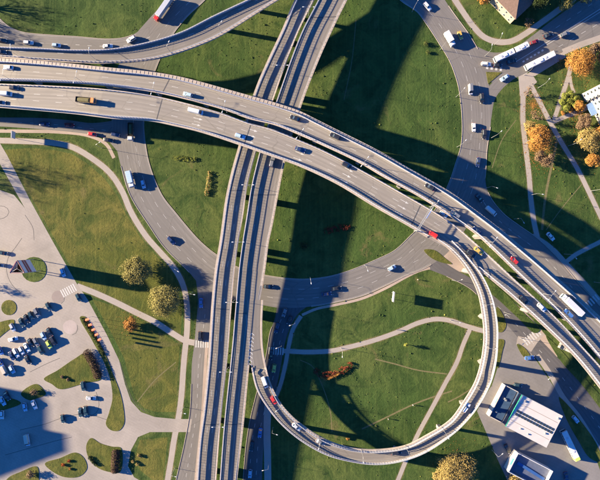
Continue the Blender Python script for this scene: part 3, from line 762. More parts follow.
def car(kind, col, roofcol=None):
    key = (kind, col)
    if key in PROTO: return PROTO[key], False
    q = SHAPES[kind]; hl = q['L'] / 2; hw = q['w'] / 2; pm = paint(col)
    root = empty('parked_car', (0, 0, 0))
    mb = MB()
    mb.loft([plan(-hl + .12, hl - .15, hw - .10, .28, .24), plan(-hl, hl, hw - .03, .38, .42), plan(-hl + .01, hl - .03, hw, .42, .62),
             [Vector((p.x, p.y, (q['hood'] if p.x > .6 else q['tail'] if p.x < -1.4 else q['belt']) - (.06 if abs(p.x) > hl - .3 else 0))) for p in plan(-hl + .08, hl - .18, hw - .05, .42, 0)],
             [Vector((p.x, p.y, (q['hood'] if p.x > .6 else q['tail'] if p.x < -1.4 else q['belt']) + .015)) for p in plan(-hl + .25, hl - .45, hw - .16, .4, 0)]])
    part('body', mb.build('body', pm, smooth=False), root)
    c0, c1, r0, r1 = q['c0'], q['c1'], q['r0'], q['r1']; zb = q['belt'] - .05; zt = q['h'] - .05; hb = hw - .10; ht = hw - .30
    B = [Vector((c1, -hb + .08, zb)), Vector((c1, hb - .08, zb)), Vector((c0, hb - .06, zb)), Vector((c0, -hb + .06, zb))]
    T = [Vector((r1, -ht, zt)), Vector((r1, ht, zt)), Vector((r0, ht, zt)), Vector((r0, -ht, zt))]
    def pane(name, idx):
        m = MB(); i, j = idx; off = Vector((0, 0, 0)); m.add([B[i], B[j], T[j], T[i]], [(0, 1, 2, 3)]); o = m.build(name, M_GLASS, recalc=False)
        n_ = o.polygons[0].normal
        cx = (B[i] + B[j]) / 2
        if n_.dot(Vector((cx.x * .3, cx.y, .2)) if abs(cx.y) > .2 else Vector((cx.x, 0, .5))) < 0: o.flip_normals()
        part(name, o, root)
    pane('windscreen', (0, 1)); pane('rear_window', (2, 3)); pane('side_window', (1, 2)); pane('side_window', (3, 0))
    # pillars and roof
    mb = MB()
    mb.loft([plan(r0 - .04, r1 + .05, ht + .03, .16, zt), plan(r0 + .0, r1 - .02, ht - .03, .18, zt + .05)])
    for i in range(4): mb.tube([B[i] + Vector((0, 0, 0)), T[i]], .045, 4)
    xm = (c0 + c1) / 2 - .1
    for s_ in (-1, 1): mb.tube([(xm, s_ * (hb - .03), zb), (xm, s_ * (ht + .0), zt)], .045, 4)
    part('roof', mb.build('roof', pm), root)
    add_wheels(root, (-hl + .82, hl - .86), hw, .33, .21)
    lights(root, -hl, hl, hw, .68, .76)
    for s_ in (-1, 1):
        m = MB(); m.box((c1 - .35, s_ * (hw + .08), zb + .05), (.14, .2, .13)); part('mirror', m.build('mirror', pm), root)
    PROTO[key] = root; return root, True
def van(col, col2=None, L=5.6, h=2.35, w=2.0, nose=1.25):
    key = ('van', col, col2, L, h)
    if key in PROTO: return PROTO[key], False
    root = empty('van', (0, 0, 0)); hl = L / 2; hw = w / 2; pm = paint(col); m2 = paint(col2 or col)
    mb = MB(); mb.loft([plan(-hl + .08, hl - .1, hw - .08, .2, .28), plan(-hl, hl, hw, .25, .5), plan(-hl, hl - .1, hw, .25, .95), plan(-hl + .04, hl - .5, hw - .04, .22, 1.12)])
    part('body', mb.build('body', pm), root)
    x1 = hl - nose * .55; xr = hl - nose * 1.25
    mb = MB(); mb.loft([plan(-hl + .04, x1, hw - .04, .16, 1.10), plan(-hl + .06, xr + .1, hw - .12, .16, h - .12), plan(-hl + .16, xr - .02, hw - .22, .16, h)])
    part('load_box', mb.build('load_box', m2), root)
    m = MB(); m.add([(x1 + .05, -hw + .14, 1.16), (x1 + .05, hw - .14, 1.16), (xr + .16, hw - .24, h - .22), (xr + .16, -hw + .24, h - .22)], [(0, 1, 2, 3)])
    part('windscreen', m.build('windscreen', M_GLASS, recalc=False), root)
    for s_ in (-1, 1):
        m = MB(); m.box((x1 - .75, s_ * (hw - .035), 1.42), (.85, .03, .5)); part('side_window', m.build('side_window', M_GLASS), root)
        m = MB(); m.box((x1 - .1, s_ * (hw + .14), 1.25), (.14, .26, .26)); part('mirror', m.build('mirror', M_DARKTRIM), root)
    add_wheels(root, (-hl + 1.0, hl - .95), hw, .36, .24); lights(root, -hl, hl, hw, .72, .9)
    PROTO[key] = root; return root, True
def cab(root, x1, hw, col, h=2.6, L=1.9, name='cab'):
    mb = MB(); mb.loft([plan(x1 - L, x1, hw - .05, .14, .5), plan(x1 - L, x1, hw, .2, 1.4), plan(x1 - L, x1 - .12, hw - .04, .2, h - .25), plan(x1 - L + .1, x1 - .4, hw - .16, .2, h)])
    part(name, mb.build(name, paint(col)), root)
    m = MB(); m.add([(x1 + .015, -hw + .15, 1.45), (x1 + .015, hw - .15, 1.45), (x1 - .11, hw - .2, h - .28), (x1 - .11, -hw + .2, h - .28)], [(0, 1, 2, 3)]); part('windscreen', m.build('windscreen', M_GLASS, recalc=False), root)
    for s_ in (-1, 1):
        m = MB(); m.box((x1 - .75, s_ * (hw + .005), 1.8), (.8, .03, .55)); part('side_window', m.build('side_window', M_GLASS), root)
        m = MB(); m.box((x1 - .1, s_ * (hw + .18), 1.9), (.12, .24, .45)); part('mirror', m.build('mirror', M_DARKTRIM), root)
def lorry(kind, cabcol, boxcol, L, h=3.3, cabL=1.9, name='lorry'):
    root = empty(name, (0, 0, 0)); hl = L / 2; hw = 1.22
    cab(root, hl, hw, cabcol, 2.8 if L > 8 else 2.5, cabL)
    x0, x1 = -hl, hl - cabL - .25
    mb = MB(); mb.box(((x0 + hl - .3) / 2, 0, .72), (hl - .3 - x0, .9, .28)); part('chassis', mb.build('chassis', M_DARKTRIM), root)
    if kind == 'tipper':
        mb = MB(); cx = (x0 + x1) / 2; LL = x1 - x0
        mb.box((cx, 0, 1.0), (LL, 2.3, .12))
        for s_ in (-1, 1):
            mb.box((cx, s_ * 1.19, 1.62), (LL, .08, 1.3))
            for k in range(6): mb.box((x0 + LL * (k + .5) / 6, s_ * 1.26, 1.6), (.1, .08, 1.3))
        mb.box((x0 + .04, 0, 1.6), (.08, 2.4, 1.3)); mb.box((x1 - .04, 0, 1.8), (.08, 2.4, 1.6))
        part('tipping_body', mb.build('tipping_body', paint(boxcol)), root)
        mb = MB(); mb.loft([plan(x0 + .15, x1 - .15, 1.1, .2, 1.05), plan(x0 + .3, x1 - .3, 1.05, .3, 1.7), plan(x0 + 1, x1 - 1, .5, .3, 2.15)]); part('load', mb.build('load', M_DIRT), root)
    elif kind == 'curtain':
        mb = MB(); mb.loft([plan(x0, x1, hw + .03, .06, 1.0), plan(x0, x1, hw + .03, .06, h - .1), plan(x0 + .06, x1 - .06, hw - .05, .06, h)]); part('load_box', mb.build('load_box', paint(boxcol)), root)
        mb = MB()
        for k in range(int(x1 - x0)): mb.box((x0 + .7 + k, 0, h + .008), (.05, 2 * hw - .14, .016))
        part('roof_rib', mb.build('roof_rib', paint('silver')), root)
    xs = [hl - 1.2, x0 + 1.3] + ([x0 + 2.5] if L > 8 else []) + ([x0 + 3.7] if L > 12 else [])
    add_wheels(root, xs, hw, .5, .3); lights(root, x0, hl, hw, .8, .85)
    return root
def bus(segs, L, col='white', front='white', name='bus', h=3.1):
    root = empty(name, (0, 0, 0)); hw = 1.27; hl = L / 2; gap = .5; edges = []
    x = -hl; tot = L - gap * (segs - 1); fr = [.42, .58] if segs == 2 else [1]
    for k in range(segs): edges.append((x, x + tot * fr[k])); x += tot * fr[k] + gap
    for k, (x0, x1) in enumerate(edges):
        mb = MB(); mb.loft([plan(x0, x1, hw - .03, .12, .32), plan(x0, x1, hw, .16, .6), plan(x0, x1, hw, .16, 1.15)]); part('body', mb.build('body', paint(col)), root)
        mb = MB(); mb.loft([plan(x0 + .02, x1 - .02, hw - .02, .15, 1.15), plan(x0 + .03, x1 - .06, hw - .04, .15, 2.35)]); part('window_band', mb.build('window_band', M_GLASS), root)
        mb = MB(); n = max(3, int((x1 - x0) / 1.5))
        for i in range(n + 1):
            for s_ in (-1, 1): mb.box((x0 + .15 + (x1 - x0 - .3) * i / n, s_ * (hw - .005), 1.75), (.14, .05, 1.22))
        mb.loft([plan(x0, x1 - .03, hw, .16, 2.33), plan(x0, x1 - .03, hw, .16, h - .25), plan(x0 + .08, x1 - .16, hw - .22, .16, h)]); part('roof', mb.build('roof', paint(col)), root)
        for i, q in enumerate((.22, .68)):
            c_ = x0 + (x1 - x0) * q; mb = MB(); mb.loft([plan(c_ - .55, c_ + .55, .48, .1, h - .02), plan(c_ - .48, c_ + .48, .42, .1, h + .12)]); part('roof_hatch', mb.build('roof_hatch', paint('silver')), root)
        c_ = (x0 + x1) / 2; mb = MB(); mb.loft([plan(c_ - 1.1, c_ + .9, .72, .15, h - .02), plan(c_ - 1.0, c_ + .8, .62, .15, h + .24)]); part('air_conditioner', mb.build('air_conditioner', M_WHITE), root)
    if front != col:
        x1 = edges[-1][1]; mb = MB(); mb.loft([plan(x1 - 1.7, x1 + .02, hw + .01, .18, .4), plan(x1 - 1.7, x1 + .02, hw + .01, .18, h - .24), plan(x1 - 1.6, x1 - .1, hw - .2, .16, h + .02)]); part('front_panel', mb.build('front_panel', paint(front)), root)
    if segs == 2:
        xj = edges[0][1] + gap / 2; mb = MB()
        for k in range(5): mb.loft([plan(xj - .3 + k * .13, xj - .2 + k * .13, hw - .1, .04, .45), plan(xj - .3 + k * .13, xj - .2 + k * .13, hw - .1, .04, h - .12)])
        part('bellows', mb.build('bellows', M_DARKTRIM), root)
    x1 = edges[-1][1]; m = MB(); m.box((x1 - .01, 0, 1.75), (.06, 2.2, 1.15)); part('windscreen', m.build('windscreen', M_GLASS), root)
    add_wheels(root, [edges[0][0] + 1.8, x1 - 2.5] + ([edges[1][0] + 1.6] if segs == 2 else []), hw, .48, .3)
    lights(root, -hl, x1, hw, .7, .9)
    return root
def locate(px, py, dk, dz=.02, ht=.8):
    if dk is None:
        p = W(px, py, ht); return Vector((p.x, p.y, .022)), None
    s_ = DECKS[dk]; i = s_.near(px, py); z = s_.C[i].z; p = W(px, py, z + ht); t = s_.tan(s_.d[i]); return Vector((p.x, p.y, z + .022)), math.atan2(t.y, t.x)
GV_ROAD = 'cars driving on the interchange'; GV_PARK = 'cars parked on the paved square'
def put(o, px, py, dk, ang, ht, label, cat, group=None, name=None):
    p, a_ = locate(px, py, dk, ht=ht)
    if ang in ('f', 'b'): a_ = a_ + (math.pi if ang == 'b' else 0)
    else: a_ = R(-ang)
    o.location = p; o.rotation_euler = (0, 0, a_)
    if dk: # follow the gradient of the deck
        s_ = DECKS[dk]; i = s_.near(px, py); t = s_.tan(s_.d[i]); sl = math.asin(max(-1, min(1, t.z))); fwd = Vector((math.cos(a_), math.sin(a_))); sg = 1 if fwd.dot(t.xy) > 0 else -1
        o.rotation_euler = (0, -sl * sg, a_)
    tag(o, label, cat, group)
    if cat == 'car': o.scale = (1.06, 1.08, 1.12)
    if cat == 'bus': o.scale = (1.03, 1.1, 1.05)
    if name: o.name = name
def place_car(px, py, dk, ang, kind, col, label, group=GV_ROAD, name='car'):
    src, new = car(kind, col)
    o = src if new else clone(src, (0, 0, 0))
    put(o, px, py, dk, ang, 1.2, label, 'car', group)
    o.name = name if group != GV_PARK else 'parked_car'
    if new: KIDS[o.name] = [c for c in C.objects if c.parent == o]; KIDS[src.name] = KIDS[o.name]
    return o
# strips run in the order of their point lists: U, L and Q from the left edge to the right, A and B from the top down, R from the viaduct round to the motorway
CARS = [
 # west road
 (28, 42.3, None, 4, 'estate', 'white', 'leftmost white car on the curving road under the top-left lawn'),
 (56, 45, None, 4, 'hatch', 'light_blue', 'small pale blue car between two white cars on the road under the top-left lawn'),
 (107.5, 45.8, None, -3, 'sedan', 'white', 'white saloon on the road under the top-left lawn, nearest the ramp railing before the bend'),
 (131, 39, None, 150, 'suv', 'white', 'white car turning up the bend at the right end of the top-left lawn'),
 (1, 40, None, 4, 'sedan', 'black', 'black car cut by the left edge on the road under the top-left lawn'),
 (1, 51.5, 'Q', 'f', 'sedan', 'black', 'black car at the left edge on the elevated slip ramp'),
 (8, 67.2, 'U', 'b', 'sedan', 'white', 'white car at the left end of the northern motorway carriageway'),
 (13.5, 87.6, 'L', 'f', 'hatch', 'black', 'black hatchback beside the median at the left end of the southern carriageway'),
 (0, 102.3, 'L', 'f', 'sedan', 'grey', 'dark grey car cut by the left edge on the outer lane of the southern carriageway'),
 (187.5, 94.3, 'U', 'b', 'hatch', 'light_blue', 'pale blue car on the northern carriageway between the ramp and the viaduct crossing'),
 (295, 118, 'U', 'b', 'sedan', 'black', 'black car on the northern carriageway right above the crossing viaducts'),
 (335, 136, 'U', 'b', 'estate', 'black', 'black estate car on the northern carriageway just right of the viaduct crossing'),
 (300, 149.5, 'L', 'f', 'sedan', 'navy', 'dark blue saloon on the southern carriageway beside the median above the crossing viaducts'),
 (347, 165.3, 'L', 'f', 'estate', 'black', 'black estate car next to the turn arrows right of the viaduct crossing'),
 (240, 136, 'L', 'f', 'estate', 'light_blue', 'pale blue estate car at the outer edge of the southern carriageway over the western viaduct'),
 (430, 186.8, 'U', 'b', 'sedan', 'black', 'black saloon with long shadow on the northern carriageway over the ring road'),
 (455.5, 214.5, 'U', 'b', 'suv', 'grey', 'grey off-road car beside the median screen right of the overhead gantry'),
 (477.5, 231, 'U', 'b', 'sedan', 'navy', 'dark blue car beside the median screen between the grey off-road car and the red car'),
 (514.5, 260.3, 'U', 'b', 'hatch', 'red', 'bright red hatchback on the northern carriageway at the lower right'),
 (471, 254, 'L', 'f', 'suv', 'black', 'black car beside the yellow car where the loop ramp joins the motorway'),
 (479, 251, 'L', 'f', 'sedan', 'yellow', 'yellow car beside a black one where the loop ramp joins the motorway'),
 (524, 300, 'L', 'f', 'suv', 'black', 'black car close to the outer screen behind the white car at the lower right'),
 (542, 307.5, 'L', 'f', 'estate', 'white', 'white estate car on the southern carriageway left of the long white lorry'),
 (569, 313.5, 'U', 'b', 'estate', 'blue', 'bright blue van-like car beside the long white lorry'),
 # top right
 (427.5, 6, None, 48, 'estate', 'white', 'white car at the top of the ring road next to a lamp'),
 (460.5, 35, None, 70, 'hatch', 'yellow', 'yellow car in the shadow of the white lorry on the ring road'),
 (535, 41.8, None, -20, 'hatch', 'dark_red', 'dark red car just ahead of the upper articulated bus'),
 (548.5, 35, None, -22, 'sedan', 'black', 'black car half in shade behind the dark red car on the north-east road'),
 (565, 34, None, -22, 'suv', 'grey', 'dark grey car furthest up the north-east road in the house shadow'),
 (486.5, 63.6, None, 4, 'estate', 'white', 'white estate car at the junction tip below the upper bus'),
 (498, 65.2, None, 4, 'hatch', 'black', 'black hatchback between the white estate car and the next black car below the upper bus'),
 (512, 61.2, None, -15, 'sedan', 'black', 'black saloon in the shadow of the upper articulated bus'),
 (505, 77.6, None, 148, 'sedan', 'light_blue', 'pale blue and white car on the short slip road beside the triangular island'),
 (482, 98, None, 86, 'suv', 'black', 'black car below the white van on the ring road by the triangular island'),
 (474, 127, None, 88, 'hatch', 'white', 'white hatchback on the ring road above the motorway shadow'),
 (484.5, 134, None, 90, 'suv', 'black', 'black car on the outer lane of the ring road above the motorway shadow'),
 (478.5, 162, None, 100, 'sedan', 'navy', 'dark blue car in the motorway shadow on the ring road'),
 (479.5, 198, None, 50, 'sedan', 'black', 'black car in deep shade beside the motorway, next to a white van'),
 (551, 236.5, None, 48, 'sedan', 'white', 'white car in shade on the south-east road by the footpath fork'),
 (444, 214, None, 38, 'hatch', 'light_blue', 'light blue car seen on the ground through the gap between the carriageways'),
 # left
 (69, 125, None, 4, 'sedan', 'dark_red', 'dark red car in the shade below the motorway at the left'),
 (44, 124, None, 4, 'sedan', 'navy', 'dark blue car in the shade, leftmost on the road below the motorway'),
 (92, 134, None, 8, 'hatch', 'red', 'red hatchback on the sunlit verge edge of the road below the motorway'),
 (115, 134.5, None, 14, 'hatch', 'navy', 'dark blue car joining the ring road beside the brown lorry'),
 (108, 139.8, None, 10, 'sedan', 'black', 'black car at the edge of the shade where the road joins the ring'),
 (143, 184, None, 76, 'hatch', 'light_blue', 'pale blue car inside the shadow of the white lorry on the western ring road'),
 (171, 240.5, None, 48, 'estate', 'navy', 'dark blue car alone on the south-west bend of the ring road'),
 (201, 303, None, 90, 'sedan', 'blue', 'blue car beside the western viaduct above the pedestrian crossing'),
 (200, 336.5, None, 90, 'suv', 'black', 'black car waiting at the pedestrian crossing by the western viaduct'),
 # centre
 (268, 286.5, None, 0, 'sedan', 'black', 'black car emerging from beneath the eastern viaduct on the ring road'),
 (392, 268, None, -30, 'hatch', 'light_blue', 'pale blue and white car on the sunny south-east part of the ring road'),
 (336.5, 288.5, None, -8, 'sedan', 'black', 'black car at the edge of the long viaduct shadow on the ring road'),
 (326.5, 294, None, -8, 'sedan', 'navy', 'dark blue car wholly inside the long viaduct shadow on the ring road'),
 (284.5, 312.5, None, 108, 'hatch', 'grey', 'dark grey car at the mouth of the shaded south road'),
 (289.5, 320, None, 108, 'hatch', 'black', 'black car at the right kerb of the shaded south road near the ring'),
 (277, 328, None, 106, 'sedan', 'navy', 'navy car on the shaded south road above the crossing'),
 (271, 355, None, 98, 'sedan', 'black', 'black car just below the pedestrian crossing on the shaded south road'),
 (274, 368.5, None, 98, 'hatch', 'lime', 'lime green car on the shaded south road beside the loop ramp'),
 (260, 433, None, 98, 'sedan', 'blue', 'blue car on the shaded south road below the loop ramp'),
 (251.5, 446.5, None, 98, 'sedan', 'black', 'black car between the blue and the pale blue car on the shaded south road'),
 (250, 474, None, 95, 'hatch', 'light_blue', 'pale blue car at the bottom edge on the shaded south road'),
 # loop ramp
 (273.7, 400.5, 'R', 'f', 'hatch', 'red', 'red car on the loop ramp right behind the white van'),
 (296.5, 427, 'R', 'f', 'sedan', 'silver', 'silver car on the loop ramp where it bends under the lamp'),
 (320.5, 442.3, 'R', 'f', 'sedan', 'grey', 'grey car with a long shadow on the bottom left of the loop ramp'),
 (396.5, 452.5, 'R', 'f', 'suv', 'black', 'black car on the loop ramp over the footpath'),
 (466.5, 408, 'R', 'f', 'estate', 'white', 'white car on the right side of the loop ramp'),
 (272, 162, 'B', 'b', 'suv', 'grey', 'grey car coming out of the motorway shadow on the eastern viaduct'),
 # station
 (518, 385.3, None, 8, 'hatch', 'teal', 'dark teal car parked on the north side of the petrol station'),
 (508, 449, None, 60, 'sedan', 'black', 'black car in the shade between the two station buildings'),
 (576, 419.5, None, 50, 'hatch', 'light_blue', 'light blue car on the lower road next to the shaded green strip'),
 (566.5, 477, None, 80, 'sedan', 'navy', 'dark blue car at the bottom edge beside the smaller station building'),
 (530, 358, None, -8, 'sedan', 'blue', 'blue and white car beside the small leaf-shaped island above the station'),
 # by the plaza
 (78, 297.5, None, 62, 'hatch', 'teal', 'dark teal car just below the zebra crossing at the edge of the square'),
 (62.5, 272.5, None, 70, 'hatch', 'light_blue', 'light blue car at the tip of the sign shadow on the square'),
]
PARK = [
 (2, 253, 10, 'sedan', 'teal', 'dark teal car at the left edge of the square above the others'),
 (-1, 265, 10, 'hatch', 'grey', 'dark grey car cut off by the left edge beside the price tower'),
 (48, 306.5, 62, 'hatch', 'teal', 'dark teal car standing alone nearest the paved disc in the upper parking row'),
 (36.5, 312.5, 62, 'suv', 'grey', 'dark grey car at the right end of the packed upper parking row'),
 (30.5, 315.5, 62, 'hatch', 'teal', 'dark teal hatchback second from the right end of the packed upper row'),
 (26, 319, 62, 'sedan', 'black', 'black car in the middle of the packed upper row'),
 (21, 322.5, 62, 'sedan', 'teal', 'dark teal saloon second from the left end of the upper row'),
 (12, 327.5, 62, 'hatch', 'silver', 'silver hatchback at the left end of the upper row'),
 (12.5, 339.3, -14, 'sedan', 'white', 'white car parked crosswise between the upper and the lower row'),
 (43, 336, 62, 'hatch', 'light_blue', 'light blue hatchback at the top of the lower parking cluster'),
 (49, 332.3, 62, 'sedan', 'black', 'black car at the top right corner of the lower cluster'),
 (53, 341, 62, 'suv', 'black', 'black car at the right end of the lower cluster beside the lime one'),
 (48.5, 344.7, 62, 'hatch', 'lime', 'lime yellow hatchback in the lower cluster'),
 (30, 343, 62, 'sedan', 'black', 'black car next to the rightmost of the three white parked cars'),
 (35.5, 342, 62, 'hatch', 'grey', 'dark grey hatchback in the middle of the lower cluster'),
 (40.5, 350.3, 62, 'suv', 'teal', 'dark teal off-road car below the lime hatchback'),
 (26.3, 347.6, 62, 'sedan', 'white', 'white saloon, rightmost of the three white parked side by side'),
 (21, 350.5, 62, 'hatch', 'white', 'white hatchback in the middle of the three white parked side by side'),
 (15.5, 353, 62, 'estate', 'white', 'white estate car, leftmost of the three white parked side by side'),
 (11.3, 356, 62, 'sedan', 'navy', 'navy car left of the three white parked side by side'),
 (27.3, 360, 62, 'sedan', 'black', 'black car standing alone below the three white parked side by side'),
 (28.5, 360.8, 62, None, None, None),
 (11.5, 369.5, 62, 'hatch', 'light_blue', 'light blue hatchback beside the beige van in the tower shadow'),
 (0, 363, 62, 'sedan', 'blue', 'blue car cut by the left edge above the beige van'),
 (2, 401.2, 62, 'sedan', 'light_blue', 'pale blue saloon at the left edge between the two shaded lawns'),
 (6.5, 396, 62, 'sedan', 'black', 'black car in the shade behind the pale blue saloon at the left edge'),
 (1.5, 415, 90, 'hatch', 'white', 'white car in the building shadow at the left edge below the small lawn'),
 (24.5, 407.2, 80, 'hatch', 'light_blue', 'pale blue car, left of the two parked below the island with the bush'),
 (33.7, 404.8, 68, 'sedan', 'white', 'white car, right of the two parked below the island with the bush'),
 (83, 386.3, 80, 'suv', 'teal', 'dark teal off-road car right below the brown hedge end'),
 (90.5, 398.3, 0, 'sedan', 'silver', 'silver car standing crosswise in the middle of the open paving'),
 (80, 412.5, 85, 'sedan', 'teal', 'dark teal saloon, left one of the pair parked side by side'),
 (85.5, 411, 85, 'suv', 'teal', 'dark teal off-road car, right one of the pair parked side by side'),
 (62.5, 419, 80, 'hatch', 'teal', 'dark teal car alone just outside the building shadow'),
 (0, 351, 62, 'hatch', 'blue', 'blue car at the left edge beside the long row of parked cars'),
]
for px, py, dk, ang, kd, col, lab in CARS: place_car(px, py, dk, ang, kd, col, lab)
for px, py, ang, kd, col, lab in PARK:
    if kd: place_car(px, py, None, ang, kd, col, lab, GV_PARK)
GT = 'vans and lorries on the interchange'
def place_van(px, py, dk, ang, label, *a_, **kw):
    src, new = van(*a_, **kw); o = src if new else clone(src, (0, 0, 0)); put(o, px, py, dk, ang, 1.5, label, 'van', GT); o.name = 'van'; return o
place_van(5, 93.4, 'L', 'f', 'white van with a dark blue windscreen at the left end of the southern carriageway', 'white', None, 6.2, 2.5)
place_van(264.7, 382.6, 'R', 'f', 'white panel van on the loop ramp ahead of the red car', 'white')
place_van(491.5, 211, None, 40, 'white van in deep shade beside the motorway on the south-east road', 'white', None, 6.4, 2.5)
place_van(471, 89, None, 86, 'white and dark van on the inner lane of the ring road by the triangular island', 'white', 'grey', 5.2, 2.4)
place_van(4, 371.3, None, 62, 'beige van at the left edge in the shaded parking area', 'beige', None, 5.4, 2.3)
place_van(26.5, 440.5, None, 80, 'pale teal van standing alone in the big building shadow', 'light_blue', 'beige', 5.8, 2.4)
place_van(434.3, 235.2, 'L', 'f', 'red delivery van with a long shadow right of the overhead gantry', 'red', 'red', 5.2, 2.9)
place_van(195.5, 111, 'L', 'f', 'white van with an orange rear section above the crossing approach', 'light_blue', 'white', 6.8, 2.6)
def place_big(o, px, py, dk, ang, label, cat, ht=3): put(o, px, py, dk, ang, ht, label, cat, GT if cat == 'lorry' else 'buses')
place_big(lorry('tipper', 'orange', 'brown', 9.2), 85.5, 100, 'L', 'f', 'tipper lorry with an orange cab and dark brown body on the southern carriageway', 'lorry', 2)
place_big(lorry('curtain', 'red', 'silver', 13.5, 3.6), 162.5, 8.0, None, 125, 'long lorry with a red cab and silver trailer coming down at the top', 'lorry')
place_big(lorry('curtain', 'white', 'white', 7.6, 3.3), 450.5, 38, None, 60, 'white lorry on the ring road casting a shadow over the yellow car', 'lorry')
place_big(lorry('curtain', 'white', 'white', 12.6, 3.7), 573, 305, 'U', 'b', 'long white lorry on the northern carriageway at the lower right', 'lorry')
place_big(lorry('tipper', 'white', 'brown', 8.8), 130.2, 131.5, None, 90, 'lorry with a white cab and dark brown body in the motorway shadow', 'lorry', 2)
place_big(lorry('curtain', 'white', 'light_blue', 8.2, 3.2), 129.3, 179, None, 76, 'white and blue lorry with a broad shadow on the western ring road', 'lorry')
place_big(bus(2, 17.3, name='articulated_bus'), 512.2, 51.6, None, 155, 'long white articulated bus, the upper one of the two on the north-east road', 'bus')
place_big(bus(1, 15.0), 541, 60, None, -26.5, 'long white single-section bus, the lower one of the two on the north-east road', 'bus')
place_big(bus(1, 15.5, front='lime'), 571.3, 446, None, 64, 'white bus with a lime green front parked east of the petrol station', 'bus')

# ------------------------------------------------------------------ lamps
def lamp(h, arms, al=2.2):
    key = ('lamp', h, arms)
    if key in PROTO: return PROTO[key]
    root = empty('street_lamp', (0, 0, 0))
    m = MB(); m.tube([(0, 0, -.05), (0, 0, .5), (0, 0, .52), (0, 0, h)], [.14, .14, .085, .055], 8); part('pole', m.build('pole', M_STEEL), root)
    for k in range(arms):
        s_ = 1 if k == 0 else -1
        m = MB(); m.tube([(0, 0, h - .1), (s_ * al * .4, 0, h + .22), (s_ * al, 0, h + .30)], .045, 6); part('arm', m.build('arm', M_STEEL), root)
        m = MB(); m.loft([plan(al - .15, al + .75, .17, .12, h + .22), plan(al - .15, al + .75, .19, .12, h + .32), plan(al - .05, al + .6, .1, .08, h + .40)])
        me = m.build('lamp_head', M_LAMPGL)
        if s_ < 0: me.transform(Matrix.Rotation(math.pi, 4, 'Z'))
        part('lamp_head', me, root)
    PROTO[key] = root; root['_free'] = 1; return root
def place_lamp(px, py, dk, ang, label, h=10, arms=1, group='street lamps', top=False):
    src = lamp(h, arms)
    z = 0
    if dk: s_ = DECKS[dk]; i = s_.near(px, py); z = s_.C[i].z
    p = W(px, py, z + (h if top else 0)); loc = Vector((p.x, p.y, z))
    if src.get('_free'):
        del src['_free']; o = src; o.location = loc; o.rotation_euler = (0, 0, R(-ang))
    else: o = clone(src, loc, R(-ang))
    o.name = 'street_lamp'; tag(o, label, 'street lamp', group)
    if o is src: KIDS[o.name] = [c for c in C.objects if c.parent == o]; KIDS['street_lamp'] = KIDS[o.name]
    PROTO[('lamp', h, arms)] = o if ('lamp', h, arms) not in PROTO or PROTO[('lamp', h, arms)].get('_free') else PROTO[('lamp', h, arms)]
    if o.name not in KIDS: KIDS[o.name] = [c for c in C.objects if c.parent == o]
    return o
GM = 'double lamps in the motorway median'
MED = [(15, 82, 'at the left edge'), (85, 84, 'above the orange-cab tipper lorry'), (159, 95, 'below the pale slip ramp end'), (227, 112.5, 'above the western viaduct'),
       (300, 138.3, 'beside the navy car over the crossing viaducts'), (362, 165, 'right of the turn arrows by the black estate car'), (429, 207, 'next to the overhead gantry'),
       (485, 242, 'between the yellow car and the navy car'), (541, 293, 'between the red hatchback and the long white lorry'), (594, 351, 'in the lower right corner past the blue car')]
for x, y, w_ in MED: place_lamp(x, y, 'U', -75 if x < 300 else -52, 'double-armed motorway lamp in the median ' + w_, 10, 2, GM)
GV = 'lamps between the twin viaducts'
for x, y, w_ in [(308.5, 16, 'at the top of the photo'), (283, 72, 'just above the motorway'), (250, 187, 'just below the motorway'), (240.5, 242, 'level with the lower lawn edge of the ring'), (234.5, 300, 'beside the lower ring road'), (228.5, 367, 'level with the split of the loop ramp'), (221, 420, 'near the bottom of the photo')]:
    place_lamp(x, y, 'B', 0, 'double-armed lamp between the twin viaducts ' + w_, 9, 2, GV)
GR = 'single lamps on the ramps'
for x, y, dk, an, w_ in [(20, 57, 'Q', -85, 'slip ramp at the left edge'), (96, 60, 'Q', -85, 'slip ramp below the white saloon'), (171, 53, 'Q', -60, 'slip ramp where it crosses the upper road'), (221, 33, 'Q', -50, 'slip ramp at its upper bend'),
    (281, 402, 'R', 140, 'loop ramp near the silver car'), (319, 436.5, 'R', 100, 'loop ramp above the grey car with the long shadow'), (361, 449.5, 'R', 88, 'loop ramp at its lowest point'), (405, 445.5, 'R', 75, 'loop ramp over the footpath'), (441, 427, 'R', 60, 'loop ramp at the lower right bend'), (474, 385, 'R', 20, 'loop ramp above the white car'), (484, 345, 'R', 0, 'loop ramp at its rightmost edge'), (480, 303, 'R', -15, 'loop ramp just below the motorway')]:
    place_lamp(x, y, dk, an, 'single-armed lamp on the ' + w_, 8, 1, GR)
GG = 'lamps along the ground roads and paths'
